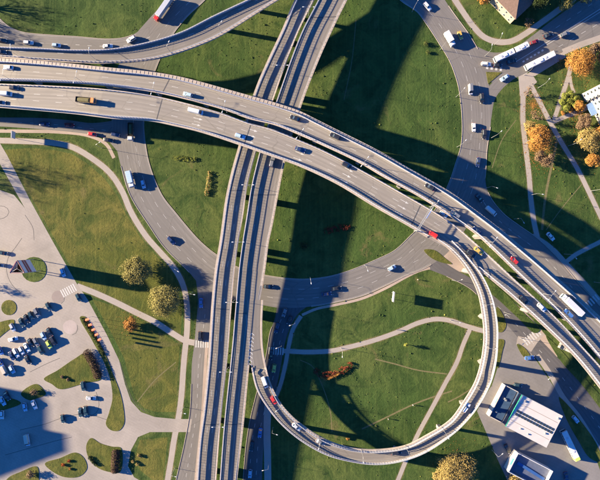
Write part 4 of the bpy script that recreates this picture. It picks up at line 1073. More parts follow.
for x, y, an, w_ in [(412, 12, -60, 'at the top of the ring road beside the white car'), (440, 50, -45, 'on the inner kerb of the ring road near the white lorry'), (456, 97, -50, 'on the inner ring kerb left of the white and dark van'),
    (457, 147, -45, 'on the inner kerb just above the motorway shadow'), (491, 138, -40, 'on the outer kerb beside the black car'), (486, 188, 20, 'in the shade above the white van'), (514, 219, 60, 'in the shade beside the south-east road'),
    (530, 195, 10, 'on the straight footpath in the shade'), (568, 146, -40, 'beside the diagonal footpath'), (528, 141, -30, 'next to the large orange tree'), (538, 88, -50, 'on the lawn wedge between the two footpaths'),
    (485, 56, -80, 'on the verge left of the upper bus'), (494, 45, -70, 'on the curving footpath above the upper bus'), (524, 75, -60, 'at the paved forecourt corner'), (452, 280, -20, 'under the loop ramp by the lower road'), (450, 320, 0, 'beside the footpath inside the loop'),
    (504, 312, 175, 'at the gore lawn next to the loop ramp'), (520, 338, 150, 'by the small leaf-shaped island'), (364, 265, 70, 'on the inner kerb of the lower ring road in the sun'), (310, 277, 80, 'on the inner kerb of the ring road in the shade'),
    (341, 348, 90, 'on the footpath inside the loop'), (193, 292, 10, 'on the verge by the blue car and the western viaduct'), (178, 268, 30, 'on the verge above the round willows'), (295, 321, 160, 'at the right kerb of the south road'), (282, 343, 160, 'above the crossing of the south road'),
    (102, 148, -30, 'on the verge between road and footpath at the upper left'), (273, 427, 15, 'in the shade under the loop ramp'), (269, 462, 170, 'at the bottom of the shaded footpath'), (277, 387, 170, 'on the shaded footpath beside the lime car'),
    (184, 407, 10, 'by the entrance to the square'), (175, 468, 10, 'at the bottom left verge'), (591, 191, -10, 'beside the diagonal footpath near the right edge'), (564, 254, 50, 'at the footpath fork in the shade'), (594, 282, 20, 'near the shaded crossing at the right edge'),
    (492, 450, -40, 'beside the kerb left of the small station building'), (545, 372, 150, 'on the pavement right of the station apron')]:
    place_lamp(x, y, None, an, 'slim lamp ' + w_, 8, 1, GG)

# ------------------------------------------------------------------ signs
def gantry():
    p0 = W(414, 231, 18); p1 = W(431, 204, 18); root = empty('sign_gantry', ((p0 + p1) / 2)); root.location.z = 18
    tag(root, 'pale steel sign gantry spanning the southern carriageway before the loop ramp', 'gantry')
    u = (p1 - p0); L = u.length; ang = math.atan2(u.y, u.x); root.rotation_euler = (0, 0, ang)
    for s_ in (-1, 1):
        m = MB(); m.box((s_ * L / 2, 0, 3.1), (.35, .35, 6.6)); part('post', m.build('post', M_STEEL), root)
    m = MB()
    for z in (5.9, 6.7):
        for y in (-.35, .35): m.box((0, y, z), (L, .14, .14))
    k = int(L / 1.2)
    for i in range(k):
        x = -L / 2 + (i + .5) * L / k
        m.tube([(x - .5, -.35, 6.7), (x + .5, .35, 6.7)], .05, 4); m.tube([(x - .5, -.35, 5.9), (x + .5, -.35, 6.7)], .05, 4)
    part('truss', m.build('truss', M_STEEL), root)
    m = MB(); m.box((L * .12, -.45, 6.3), (4.6, .08, 2.2)); part('sign_panel', m.build('sign_panel', plain('sign_blue', (.02, .07, .30), .4)), root)
gantry()
def billboard(px, py, w_, z0, z1, ang, label):
    p = W(px, py); root = empty('billboard', p, R(ang)); tag(root, label, 'billboard')
    m = MB(); m.box((0, 0, (z0 + z1) / 2), (w_, .28, z1 - z0)); part('board', m.build('board', M_WHITE), root)
    m = MB(); m.box((0, 0, z1 + .03), (w_ + .12, .45, .14)); m.box((0, 0, z0 - .04), (w_ + .12, .4, .12)); part('frame', m.build('frame', M_STEEL), root)
    for s_ in (-.32, .32):
        m = MB(); m.box((w_ * s_, 0, z0 / 2 - .2), (.16, .16, z0 + .3)); part('post', m.build('post', M_STEEL), root)
billboard(391.5, 295.5, 4.9, 3.3, 6.9, 84, 'white billboard seen edge-on in the lawn inside the loop, casting a rectangular shadow')
billboard(19, 137, 3.4, 3.6, 6.6, 88, 'small billboard edge-on beside the footpath at the upper left')
def price_tower():
    T = [(27, 271), (34, 259), (41, 271)]; P = [W(*t) for t in T]; c = sum(P, Vector()) / 3
    root = empty('sign_tower', (c.x, c.y, .13)); tag(root, 'tall triangular advertising tower with white and maroon striped boards on the round lawn', 'sign tower')
    Q = [p - c for p in P]
    for q in Q:
        m = MB(); m.tube([(q.x * .94, q.y * .94, -.2), (q.x * .94, q.y * .94, 15.2)], .16, 8); part('post', m.build('post', M_STEEL), root)
    mw = M_WHITE; mr = plain('maroon_board', (.20, .03, .04), .5); mg = plain('grey_board', (.35, .36, .40), .5)
    for i in range(3):
        a_, b_ = Q[i], Q[(i + 1) % 3]; u = b_ - a_; L = u.length; ang = math.atan2(u.y, u.x); mid = (a_ + b_) / 2
        m = MB(); zz = 4.2; k = 0
        for hgt, mi in ((1.9, 0), (.12, 2), (1.9, 0), (.12, 2), (1.5, 1), (.5, 2), (1.5, 1), (.12, 2), (2.6, 0), (.6, 1)):
            m.box((mid.x, mid.y, zz + hgt / 2), (L * .93, .22 if mi != 2 else .16, hgt - .004), ang, mi); zz += hgt
        part('board', m.build('board', [mw, mr, mg]), root)
    m = MB()
    for i in range(3): m.tube([Q[i] * .93 + Vector((0, 0, 14.9)), Q[(i + 1) % 3] * .93 + Vector((0, 0, 14.9))], .1, 6)
    for i in range(3): m.tube([Q[i] * .9 + Vector((0, 0, 14.8)), Vector((0, 0, 14.8))], .08, 6)
    part('top_frame', m.build('top_frame', M_STEEL), root)
price_tower()
M_FLAG = plain('flag_orange', (.55, .12, .08), .7)
_t = M_FLAG.node_tree; _tr = N(_t, 'ShaderNodeBsdfTranslucent'); _tr.inputs[0].default_value = (.75, .17, .10, 1); _mx = N(_t, 'ShaderNodeMixShader'); _mx.inputs[0].default_value = .55
_t.links.new(_t.nodes['Principled BSDF'].outputs[0], _mx.inputs[1]); _t.links.new(_tr.outputs[0], _mx.inputs[2]); _t.links.new(_mx.outputs[0], _t.nodes['Material Output'].inputs[0])
for k, (x, y) in enumerate([(84, 319.5), (87, 324.8), (90.3, 329.7), (93.5, 334.6), (96.5, 339.6)]):
    p = W(x + 1, y - .5, 8); p.z = 0; root = empty('flagpole', p, R(-78)); tag(root, 'white flagpole with an orange-red flag on the narrow island, ' + ['the topmost of five', 'second from the top of five', 'the middle one of five', 'second from the bottom of five', 'the lowest of five'][k], 'flag', 'orange flags on the narrow island')
    m = MB(); m.tube([(0, 0, -.1), (0, 0, 8.3)], [.07, .04], 8); part('pole', m.build('pole', M_WHITE), root)
    vv = []; ff = []
    for i in range(9):
        for j in range(5):
            vv.append((.05 + i * .13, .16 * math.sin(i * .9 + j * .4), 8.1 - j * .95 - .03 * i)); 
    for i in range(8):
        for j in range(4): ff.append((i * 5 + j, i * 5 + j + 1, (i + 1) * 5 + j + 1, (i + 1) * 5 + j))
    part('flag', mesh('flag', vv, ff, M_FLAG), root)

# ------------------------------------------------------------------ buildings
def wall_box(mb, c, d, ang, mi=0): mb.box(c, d, ang, mi)
def house():
    c0 = W(510, 24); t = (W(490, 3) - c0).normalized(); n_ = Vector((-t.y, t.x, 0))
    if n_.dot(W(527, 6) - c0) < 0: n_ = -n_
    Lw, D, h = 24.0, 12.5, 6.6; ang = math.atan2(t.y, t.x)
    root = empty('house', c0, 0); tag(root, 'cream two-storey house with a brown hipped roof at the top of the photo', 'house')
    cc = t * Lw / 2 + n_ * D / 2
    m = MB(); m.box(cc + Vector((0, 0, h / 2 - .1)), (Lw, D, h + .2), ang); part('wall', m.build('wall', plain('cream_render', (.34, .26, .18), .85, vary=.08)), root)
    ov = .55; rh = 3.6
    def P(a_, b_, z): return t * a_ + n_ * b_ + Vector((0, 0, z))
    m = MB(); r0 = [P(-ov, -ov, h), P(Lw + ov, -ov, h), P(Lw + ov, D + ov, h), P(-ov, D + ov, h)]; r1 = [p + Vector((0, 0, .16)) for p in r0]
    m.loft([r0, r1], cap1=False); rd = [P(D / 2, D / 2, h + rh), P(Lw - D / 2, D / 2, h + rh)]
    m.add(r1 + rd, [(0, 1, 5, 4), (1, 2, 5), (2, 3, 4, 5), (3, 0, 4)])
    rm, nt, b = nmat('roof_tiles'); pos = N(nt, 'ShaderNodeNewGeometry').outputs['Position']; b.inputs['Roughness'].default_value = .8
    wv = N(nt, 'ShaderNodeTexWave'); wv.inputs['Scale'].default_value = 1.1; wv.bands_direction = 'Z'; nt.links.new(mapping(nt, pos, (1, 1, 1.6)), wv.inputs[0])
    c_ = ramp(nt, noise(nt, pos, 1.2, 5, .7), [(.3, (.10, .062, .048)), (.7, (.165, .105, .085))]); nt.links.new(mixc(nt, .5, c_, wv.outputs[0], 'MULTIPLY'), b.inputs['Base Color']); bump(nt, b, wv.outputs[1], .5, .05)
    roof = part('roof', m.build('roof', rm), root)
    for a_, b_ in ((8, 7.8), (12, 8.4), (16.5, 5.2)):
        m = MB(); m.box(P(a_, b_, h + rh - .1), (.8, .6, 2.0), ang); m.box(P(a_, b_, h + rh + .95), (1.0, .8, .14), ang); part('chimney', m.build('chimney', plain('pale_brick', (.5, .42, .36), .9)), roof)
    for fl in range(2):
        for k in range(7):
            x = 1.9 + k * 3.35; z = 1.7 + fl * 2.9
            for b_, s_ in ((-.03, -1), (D + .03, 1)):
                m = MB(); m.box(P(x, b_, z), (1.15, .08, 1.35), ang); w = part('window', m.build('window', M_WHITE), root)
                m = MB(); m.box(P(x, b_ + s_ * .04, z), (.95, .04, 1.15), ang); part('pane', m.build('pane', M_GLASS), w)
        for k in range(3):
            y = 2.4 + k * 3.8
            m = MB(); m.box(P(-.03, y, 1.7 + fl * 2.9), (.08, 1.15, 1.35), ang); w = part('window', m.build('window', M_WHITE), root)
            m = MB(); m.box(P(-.07, y, 1.7 + fl * 2.9), (.04, .95, 1.15), ang); part('pane', m.build('pane', M_GLASS), w)
house()
def apartments():
    c0 = W(583.5, 93); t = (W(600, 126) - c0).normalized(); n_ = Vector((-t.y, t.x, 0))
    if n_.x < 0: n_ = -n_
    ang = math.atan2(t.y, t.x); Lw, D, h = 30.0, 14.0, 18.5
    root = empty('apartment_block', c0, 0); tag(root, 'white apartment block with rows of small windows at the right edge', 'apartment block')
    def P(a_, b_, z): return t * a_ + n_ * b_ + Vector((0, 0, z))
    wm = plain('white_render', (.36, .335, .31), .8, vary=.06, scale=.3)
    m = MB(); m.box(P(Lw / 2, D / 2, h / 2 - .1), (Lw, D, h + .2), ang); m.box(P(2.2, -.6, h / 2 - 1.6), (4.4, 1.3, h - 3), ang); part('wall', m.build('wall', wm), root)
    m = MB()
    for z in (3.2, 6.2, 9.2, 12.2, 15.2): m.box(P(Lw / 2 + 2.3, -.06, z), (Lw - 4.7, .14, .18), ang); m.box(P(2.2, -1.29, z), (4.5, .12, .18), ang)
    part('ledge', m.build('ledge', plain('ochre_ledge', (.42, .26, .14), .8)), root)
    m = MB(); m.box(P(Lw / 2, D / 2, h + .12), (Lw + .5, D + .5, .3), ang); m.box(P(Lw / 2, D / 2, h + .6), (5, 4, 1.2), ang); part('roof', m.build('roof', M_CONCD), root)
    for fl in range(6):
        for k in range(10):
            x = 1.4 + k * 2.95; z = 1.8 + fl * 3.0; b_ = -.05 if x > 4.6 else -1.28
            if z > h - 3 and x < 4.6: continue
            if 6 < x < 12 and fl == 0: continue
            m = MB(); m.box(P(x, b_, z), (1.15, .08, 1.3), ang); w = part('window', m.build('window', M_CONCD), root)
            m = MB(); m.box(P(x, b_ - .04, z), (.95, .05, 1.1), ang); part('pane', m.build('pane', M_GLASS), w)
        for k in range(3):
            m = MB(); m.box(P(-.05, 3 + k * 4, 1.8 + fl * 3), (.08, 1.15, 1.3), ang); w = part('window', m.build('window', M_CONCD), root)
            m = MB(); m.box(P(-.09, 3 + k * 4, 1.8 + fl * 3), (.05, .95, 1.1), ang); part('pane', m.build('pane', M_GLASS), w)
    m = MB(); m.box(P(9, -1.7, 3.0), (6.2, 3.4, .3), ang); part('entrance_canopy', m.build('entrance_canopy', plain('blue_canopy', (.14, .24, .42), .4)), root)
    for x in (6.4, 11.6):
        m = MB(); m.box(P(x, -3.1, 1.4), (.25, .25, 3.0), ang); part('canopy_post', m.build('canopy_post', M_STEEL), root)
    m = MB()
    for k, fl in enumerate(range(1, 6)): m.box(P(15, -.7, fl * 3.0 + .7), (3.6, 1.3, 1.05), ang)
    part('balcony', m.build('balcony', wm), root)
apartments()
def station():
    # white roof corners in the photo, 7.5 m up
    zt = 8.1; A_, B_, C_, D_ = W(522.5, 395, zt), W(563, 416, zt), W(548, 448, zt), W(507.5, 427.5, zt)
    u = (B_ - A_).normalized(); v = Vector((-u.y, u.x, 0)); v = v if v.dot(D_ - A_) > 0 else -v
    Lu = (B_ - A_).length; Lv = (D_ - A_).length; o = Vector((A_.x, A_.y, 0)); ang = math.atan2(u.y, u.x)
    root = empty('petrol_station', o, 0); tag(root, 'petrol station with a large white roof, rows of dark skylights and a walled yard', 'petrol station')
    def P(a_, b_, z): return u * a_ + v * b_ + Vector((0, 0, z))
    ww = plain('station_wall', (.42, .38, .34), .7, vary=.05)
    m = MB(); m.box(P(Lu / 2, Lv / 2, 3.8), (Lu - .6, Lv - .6, 7.8), ang); part('wall', m.build('wall', ww), root)
    rm = plain('white_roof', (.43, .40, .375), .6, vary=.05, scale=.25)
    m = MB(); m.box(P(Lu / 2, Lv / 2, 7.78), (Lu, Lv, .5), ang)
    roof = part('roof', m.build('roof', rm), root)
    m = MB()
    for q in (.24, .77): m.box(P(Lu / 2, Lv * q, 8.05), (Lu * .93, .14, .06), ang)
    part('roof_seam', m.build('roof_seam', plain('brown_seam', (.22, .17, .12), .8)), roof)
    for r_ in (.46, .555):
        for k in range(13):
            m = MB(); m.box(P(Lu * (.075 + k * .0715), Lv * r_, 8.10), (1.15, 1.15, .16), ang); part('skylight', m.build('skylight', M_GLASS), roof)
    gf = plain('green_fascia', (.04, .34, .20), .4)
    m = MB(); m.box(P(-.13, Lv / 2, 7.7), (.24, Lv - .1, .7), ang); part('fascia', m.build('fascia', gf), root)
    m = MB(); m.box(P(.14, Lv / 2, 5.3), (.3, Lv - .7, 4.1), ang); part('shade_panel', m.build('shade_panel', plain('wall_painted_shade', (.02, .04, .08), .4)), root)  # added dark panel: shade over the west wall put into its colour
    # lower wing to the west, hidden behind a tall parapet
    E = W(490, 418.7, 6.4); F = W(506.7, 386.7, 6.4); Wd = 7.2
    nb = plain('navy_painted_shade', (.030, .060, .115), .55, vary=.2, scale=.5)  # navy tone paints shade onto the low wing roof
    m = MB(); m.box(P(-Wd / 2 - .25, Lv / 2 - .1, .4), (Wd, Lv - .5, 1.2), ang); m.box(P(-Wd / 2 - .25, Lv / 2 - .1, 1.7), (Wd - .2, Lv - .7, 2.0), ang); wing = part('wing', m.build('wing', ww), root)
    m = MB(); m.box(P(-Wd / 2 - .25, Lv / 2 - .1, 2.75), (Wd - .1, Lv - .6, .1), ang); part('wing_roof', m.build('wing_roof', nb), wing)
    m = MB(); m.box(P(-Wd - .1, Lv / 2 - .1, 1.8), (.4, Lv, 3.8), ang); m.box(P(-Wd / 2 + .05, .02, 1.7), (Wd - .2, .3, 3.6), ang); m.box(P(-Wd / 2 + .05, Lv - .2, 1.7), (Wd - .2, .3, 3.6), ang)
    part('parapet_wall', m.build('parapet_wall', ww), wing)
    m = MB(); m.box(P(-Wd - .39, Lv / 2, 3.2), (.08, 2.6, .8), ang); part('green_sign', m.build('green_sign', gf), wing)
    for a_, b_, w_ in ((Lu * .12, Lv * .12, .9), (Lu * .83, Lv * .66, .7), (Lu * .5, Lv * .9, .6), (Lu * .93, Lv * .12, .8), (Lu * .3, Lv * .86, .5)):
        m = MB(); m.box(P(a_, b_, 8.2), (w_, w_, .4), ang); m.box(P(a_, b_, 8.44), (w_ * .7, w_ * .7, .1), ang); part('roof_vent', m.build('roof_vent', M_STEEL), roof)
    for a_, b_ in ((-4.2, Lv * .35), (-3.4, Lv * .37), (-5.0, Lv * .78)):
        m = MB(); m.box(P(a_, b_, 3.1), (.7, .9, .6), ang); part('roof_unit', m.build('roof_unit', M_STEEL), wing)
    # smaller building to the south
    zt = 5.6; A2, B2, D2 = W(518, 453, zt), W(553, 471.7, zt), W(510, 470, zt)
    o2 = Vector((A2.x, A2.y, 0)); L2 = (B2 - A2).length; W2 = 10.5
    r2 = empty('small_station_building', o2, 0); tag(r2, 'smaller station building with a white parapet rim round a blue roof at the bottom edge', 'building')
    m = MB(); m.box(P(L2 / 2, W2 / 2, 1.7), (L2 - .1, W2 - .1, 3.6), ang); part('wall', m.build('wall', ww), r2)
    m = MB(); m.box(P(L2 / 2, W2 / 2, 3.53), (L2 - .4, W2 - .4, .06), ang); part('roof', m.build('roof', plain('grey_blue_roof', (.07, .085, .13), .5, vary=.15)), r2)
    m = MB()
    for c_, d_ in ((P(L2 / 2, .12, 4.55), (L2, .26, 2.1)), (P(L2 / 2, W2 - .12, 4.55), (L2, .26, 2.1)), (P(.12, W2 / 2, 4.553), (.5, W2 - .54, 2.1)), (P(L2 - .12, W2 / 2, 4.553), (.26, W2 - .54, 2.1))): m.box(c_, d_, ang)
    part('parapet', m.build('parapet', M_WHITE), r2)
    m = MB(); m.box(P(L2 * .55, W2 * .5, 3.78), (L2 * .8, 1.4, .4), ang - .08); part('roof_duct', m.build('roof_duct', plain('blue_duct', (.025, .075, .22), .4)), r2)
    m = MB(); m.box(P(-.35, W2 * .5, 4.9), (.1, 3.4, 1.2), ang); part('green_sign', m.build('green_sign', gf), r2)
station()
# the tall building outside the left edge whose shadow lies over the square
def tall_block():
    pts = [(-215, 352), (-178, 354), (-172, 364), (-172, 390), (-153, 393), (-152, 411), (-232, 442)]
    V = [W(*p) for p in pts]; c = sum(V, Vector()) / len(V); root = empty('office_tower', (c.x, c.y, 0)); tag(root, 'tall pale office tower beyond the left edge, shading the paved square', 'office tower')
    h = 30.0; m = MB(); m.loft([[v - c for v in V], [v - c + Vector((0, 0, h)) for v in V]]); part('wall', m.build('wall', M_CONC), root)
    m = MB()
    for fl in range(9):
        for i in range(len(V)):
            a_, b_ = V[i] - c, V[(i + 1) % len(V)] - c; u = b_ - a_; m.box((a_ + b_) / 2 + Vector((0, 0, 2 + fl * 3.1)), (u.length * .9, .16, 1.3), math.atan2(u.y, u.x))
    part('window_band', m.build('window_band', M_GLASS), root)
tall_block()

# ------------------------------------------------------------------ trees, hedges, bushes
def leaf_mat(name, cols):
    if name in MATS: return MATS[name]
    m, nt, b = nmat(name); b.inputs['Roughness'].default_value = .8; b.inputs['Specular IOR Level'].default_value = .15
    pos = N(nt, 'ShaderNodeNewGeometry').outputs['Position']
    f = noise(nt, pos, .9, 4, .7); f2 = noise(nt, pos, 4.5, 2, .6)
    c = ramp(nt, f, [(.32, cols[0]), (.5, cols[1]), (.68, cols[2])])
    c = mixc(nt, ramp(nt, f2, [(.4, 0), (.7, .5)]), c, cols[2])
    nt.links.new(c, b.inputs['Base Color']); MATS[name] = m; return m
LM = {'olive': leaf_mat('leaf_olive', [(.095, .085, .025), (.165, .145, .042), (.24, .205, .07)]),
      'orange': leaf_mat('leaf_orange', [(.14, .06, .018), (.27, .12, .028), (.38, .20, .05)]),
      'gold': leaf_mat('leaf_gold', [(.12, .085, .028), (.22, .155, .048), (.31, .24, .09)]),
      'rust': leaf_mat('leaf_rust', [(.05, .012, .008), (.12, .028, .014), (.22, .05, .02)]),
      'brown': leaf_mat('leaf_brown', [(.06, .036, .022), (.11, .07, .042), (.19, .13, .075)]),
      'darkbrown': leaf_mat('leaf_darkbrown', [(.022, .012, .010), (.05, .028, .020), (.10, .06, .04)]),
      'green': leaf_mat('leaf_green', [(.022, .036, .010), (.048, .066, .016), (.11, .12, .03)]),
      'darkgreen': leaf_mat('leaf_darkgreen', [(.010, .018, .007), (.020, .034, .010), (.045, .06, .018)]),
      'lime': leaf_mat('leaf_lime', [(.06, .08, .014), (.13, .15, .025), (.24, .24, .05)]),
      'red': leaf_mat('leaf_red', [(.14, .02, .01), (.28, .05, .015), (.36, .11, .02)])}
def crown_mesh(rx, ry, z0, z1, n, leaf, mat, rnd, sparse=.0, clumps=14):
    px_ = rnd.uniform(0, 9); vs_ = []; fs = []
    cl = []
    for k in range(clumps):
        a_ = rnd.uniform(0, 2 * math.pi); q = math.sqrt(rnd.random()) * .72; zz = rnd.random()
        cl.append((Vector((math.cos(a_) * q * rx, math.sin(a_) * q * ry, z0 + (z1 - z0) * (.25 + .6 * zz * (1 - .4 * q)))), rnd.uniform(.30, .52)))
    cz = (z1 - z0) / 2
    for i in range(n):
        c, s_ = cl[rnd.randrange(clumps)]
        if sparse < .2 and i % 2: c, s_ = Vector((0, 0, z0 + cz)), .92 + .07 * math.sin(i * .37)
        d = Vector((rnd.gauss(0, 1), rnd.gauss(0, 1), rnd.gauss(0, 1))).normalized()
        if s_ > .8: s_ *= .90 + .24 * math.sin(d.x * 4.3 + px_) * math.sin(d.y * 6 + 1.3 * px_) + .06 * math.sin(d.x * 13 - d.y * 9 + px_)
        if rnd.random() < .10: s_ *= 1.0 + abs(rnd.gauss(0, .14))
        r_ = rnd.random() ** (.28 if rnd.random() > sparse else 1.0)
        p = c + Vector((d.x * s_ * rx, d.y * s_ * ry, d.z * s_ * cz)) * r_
        if p.z < z0 * .9: p.z = z0 * .9 + rnd.random() * .3
        nrm = (d + Vector((rnd.gauss(0, .5), rnd.gauss(0, .5), rnd.gauss(0, .5) + .3))).normalized(); u = nrm.orthogonal().normalized(); u.rotate(Matrix.Rotation(rnd.uniform(0, 6.28), 3, nrm)); w_ = nrm.cross(u)
        l = leaf * rnd.uniform(.35, 1.5); k = len(vs_)
        vs_ += [p - u * l * .6, p + w_ * l * .38, p + u * l * .6, p - w_ * l * .38]; fs.append((k, k + 1, k + 2, k + 3))
    return mesh('crown', vs_, fs, mat), cl
def tree(px, py, r_px, h, col, label, name='tree', group=None, cat='tree', sparse=.0, n=None, ry=None, base=None):
    rnd = random.Random(int(px * 31 + py * 17)); r_ = r_px * S * .95; z0 = base if base is not None else h * .22
    p = W(px, py, h * .6); p.z = 0
    root = empty(name, p, rnd.uniform(0, 6.28) if ry is None else 0); tag(root, label, cat, group)
    n = n or int(460 * r_ * r_ * .75 + 700)
    me, cl = crown_mesh(r_, (ry * S if ry else r_), z0, h, n, .34 if r_ > 2 else .25, LM[col], rnd, sparse, clumps=max(8, int(r_ * 3.2)))
    m = MB(); tr = max(.12, r_ * .055); top = Vector((0, 0, h * .55)); m.tube([(0, 0, -.15), (0.05, 0, h * .25), tuple(top)], [tr * 1.3, tr, tr * .6], 7)
    for c, s_ in cl[:10]: m.tube([(0, 0, h * .22), (c.x * .5, c.y * .5, h * .38), (c.x, c.y, c.z)], [tr * .55, tr * .35, tr * .12], 5)
    part('trunk', m.build('trunk', M_BARK), root); part('crown', me, root)
    return root
GTR = 'trees among the lawns'
tree(137, 271, 16.5, 9.5, 'olive', 'large round yellow-green willow, the upper of the pair on the left lawn', 'willow_tree', GTR)
tree(165.5, 300, 18.5, 10.5, 'olive', 'large round yellow-green willow, the lower and bigger of the pair on the left lawn', 'willow_tree', GTR)
tree(131, 324, 8, 5.5, 'orange', 'small orange autumn tree standing alone on the left lawn', 'autumn_tree', GTR, sparse=.3)
tree(456, 471, 21, 11, 'gold', 'big pale golden tree at the bottom beside the loop ramp', 'autumn_tree', GTR)
tree(438, 477, 7, 5, 'gold', 'small bright yellow tree left of the big golden tree at the bottom', 'autumn_tree', GTR)
tree(515, 481, 8, 6, 'gold', 'golden tree in front of the small station building at the bottom edge', 'autumn_tree', GTR)
GA = 'autumn trees in the park at the right'
tree(582, 62, 15, 10, 'orange', 'bright orange tree at the corner of the north-east road', 'autumn_tree', GA)
tree(598, 52, 11, 9, 'brown', 'half-bare brown tree at the right edge behind the orange corner tree', 'autumn_tree', GA, sparse=.6)
tree(540, 139, 14, 10, 'orange', 'broad orange tree beside the straight footpath', 'autumn_tree', GA)
tree(544, 158, 10, 8, 'brown', 'thin pinkish brown tree just below the broad orange tree', 'autumn_tree', GA, sparse=.7)
tree(530, 126, 6, 5, 'gold', 'small golden tree tucked above the broad orange tree', 'autumn_tree', GA)
tree(538, 116, 8, 7, 'brown', 'sparse reddish brown tree between the two footpaths above the orange tree', 'autumn_tree', GA, sparse=.8, n=700)
tree(530, 93, 7, 7, 'brown', 'nearly bare tree at the paved forecourt', 'autumn_tree', GA, sparse=.9, n=420)
tree(589, 140, 13, 9, 'gold', 'golden tree at the right edge below the apartment block', 'autumn_tree', GA)
tree(583, 121, 10, 8, 'brown', 'brownish tree in front of the apartment entrance', 'autumn_tree', GA, sparse=.5)
tree(593, 160, 8, 7, 'orange', 'small orange tree, lowest of the park trees at the right edge', 'autumn_tree', GA)
tree(580, 106, 6, 4, 'orange', 'low orange shrub-like tree beside the apartment canopy', 'autumn_tree', GA)
tree(600, 134, 9, 8, 'orange', 'orange tree cut by the right edge below the apartments', 'autumn_tree', GA)
tree(599, 26, 10, 8, 'orange', 'orange-brown tree at the right edge above the pavement', 'autumn_tree', GA) if False else None
for i, (x, y, r_) in enumerate([(563, 113, 2.6), (571, 109.5, 3)]):
    tree(x, y, r_, 1.8, 'orange', ['tiny round orange bush alone on the lawn by the narrow path', 'small orange bush at the foot of the green shrub clump'][i], 'bush', 'orange bushes by the apartments', 'bush', base=.1)
GS = 'green shrub clump by the narrow path'
rr = random.Random(3)
for i, (x, y) in enumerate([(565, 96), (571, 94), (576, 99), (563, 102), (570, 101), (576, 105), (567, 107)]):
    tree(x, y, 4.2, 3.0, 'lime', ['yellow-green shrub at the top left of the clump', 'yellow-green shrub at the top of the clump', 'yellow-green shrub at the right of the clump', 'yellow-green shrub at the left of the clump', 'yellow-green shrub in the centre of the clump', 'yellow-green shrub at the lower right of the clump', 'yellow-green shrub at the bottom of the clump'][i] + ' beside the narrow path', 'shrub', GS, 'shrub', base=.2)
GH = 'trees round the house at the top'
tree(566, 2, 9, 9, 'olive', 'yellow-green tree catching the sun behind the house', 'garden_tree', GH)
tree(541, -3, 12, 12, 'darkgreen', 'dark green tree in the shade right of the house', 'garden_tree', GH)
tree(553, -14, 12, 14, 'darkgreen', 'dark green tree at the top edge behind the sunlit one', 'garden_tree', GH)
tree(528, -12, 10, 12, 'green', 'green tree at the top edge close to the house roof', 'garden_tree', GH)
tree(530, 22, 7, 5, 'brown', 'small bare brown tree below the house by the pavement', 'garden_tree', GH, sparse=.8, n=500)
tree(484, -2, 7, 6, 'orange', 'orange-brown tree left of the house at the top edge', 'garden_tree', GH)
tree(487, -8, 7, 8, 'green', 'green tree left of the house, mostly beyond the top edge', 'garden_tree', GH)
tree(590, -12, 13, 14, 'darkgreen', 'dark tree beyond the top edge shading the north-east road', 'garden_tree', GH)
GO = 'trees beyond the left edge'
for x, y, r_, h, w_ in [(-70, 156, 16, 22, 'shading the footpath lawn'), (-98, 166, 15, 24, 'behind the one shading the footpath lawn'), (-48, -6, 18, 16, 'shading the top-left lawn'), (-62, 14, 14, 15, 'shading the road bend at the top left'), (-36, 286, 7, 9, 'beside the square')]:
    tree(x, y, r_, h, 'green', 'green tree beyond the left edge ' + w_, 'roadside_tree', GO, sparse=.75, n=int(r_ * 110))
# clipped hedges and shrub beds
def hedge(pts, w_px, h, col, label, name='hedge', n=1500, loose=False):
    from mathutils import noise as mn
    rnd = random.Random(int(pts[0][0])); P = [W(x, y) for x, y in pts]; c = sum(P, Vector()) / len(P); L = plen(P)
    root = empty(name, (c.x, c.y, .1)); tag(root, label, 'hedge'); vs_ = []; fs = []; Q = resample(P, 40); hw = w_px * S / 2
    for i in range(n):
        k = rnd.random() * 40; j = min(39, int(k)); q = Q[j].lerp(Q[j + 1], k - j); t = (Q[j + 1] - Q[j]).normalized(); nn = Vector((-t.y, t.x, 0))
        endf = min(1, math.sqrt(max(0, min(k, 40 - k) / 3.0 + .25))); a_ = rnd.uniform(0, math.pi); rr_ = rnd.random() ** .3
        if loose and mn.noise(Vector((k * .22, math.cos(a_) * 1.2, pts[0][0]))) < -.02: continue
        if loose: rr_ *= .8 + .5 * abs(mn.noise(Vector((k * .5, 3, pts[0][1]))))
        o = math.cos(a_) * hw * rr_ * endf; z = abs(math.sin(a_)) ** .6 * h * rr_ * (.8 + .2 * endf)
        p = q - c + nn * o + Vector((0, 0, z)); nrm = (nn * math.cos(a_) + Vector((0, 0, math.sin(a_))) + Vector((rnd.gauss(0, .5), rnd.gauss(0, .5), rnd.gauss(0, .5)))).normalized()
        u = nrm.orthogonal().normalized(); u.rotate(Matrix.Rotation(rnd.uniform(0, 6.28), 3, nrm)); w_ = nrm.cross(u); l = rnd.uniform(.2, .45); b = len(vs_)
        vs_ += [p - u * l * .6, p + w_ * l * .4, p + u * l * .6, p - w_ * l * .4]; fs.append((b, b + 1, b + 2, b + 3))
    part('foliage', mesh('foliage', vs_, fs, LM[col]), root)
    m = MB()
    for i in range(0, 41, 3):
        q = Q[i] - c; m.tube([(q.x, q.y, -.1), (q.x + .1, q.y + .05, h * .75)], [.06, .03], 5)
    part('stem', m.build('stem', M_BARK), root)
hedge([(86, 350), (92, 359), (97, 370), (99, 378)], 9.5, 2.2, 'darkbrown', 'thick dark brown rounded hedge at the upper edge of the open paving', n=3200)
hedge([(116.5, 449), (116, 460), (115.3, 472)], 8.5, 2.4, 'darkbrown', 'straight reddish brown clipped hedge at the bottom of the square', n=3000)
hedge([(89, 456), (93, 461), (97, 465)], 3.2, 1.1, 'darkgreen', 'small dark green hedge on the island at the bottom of the square', n=500)
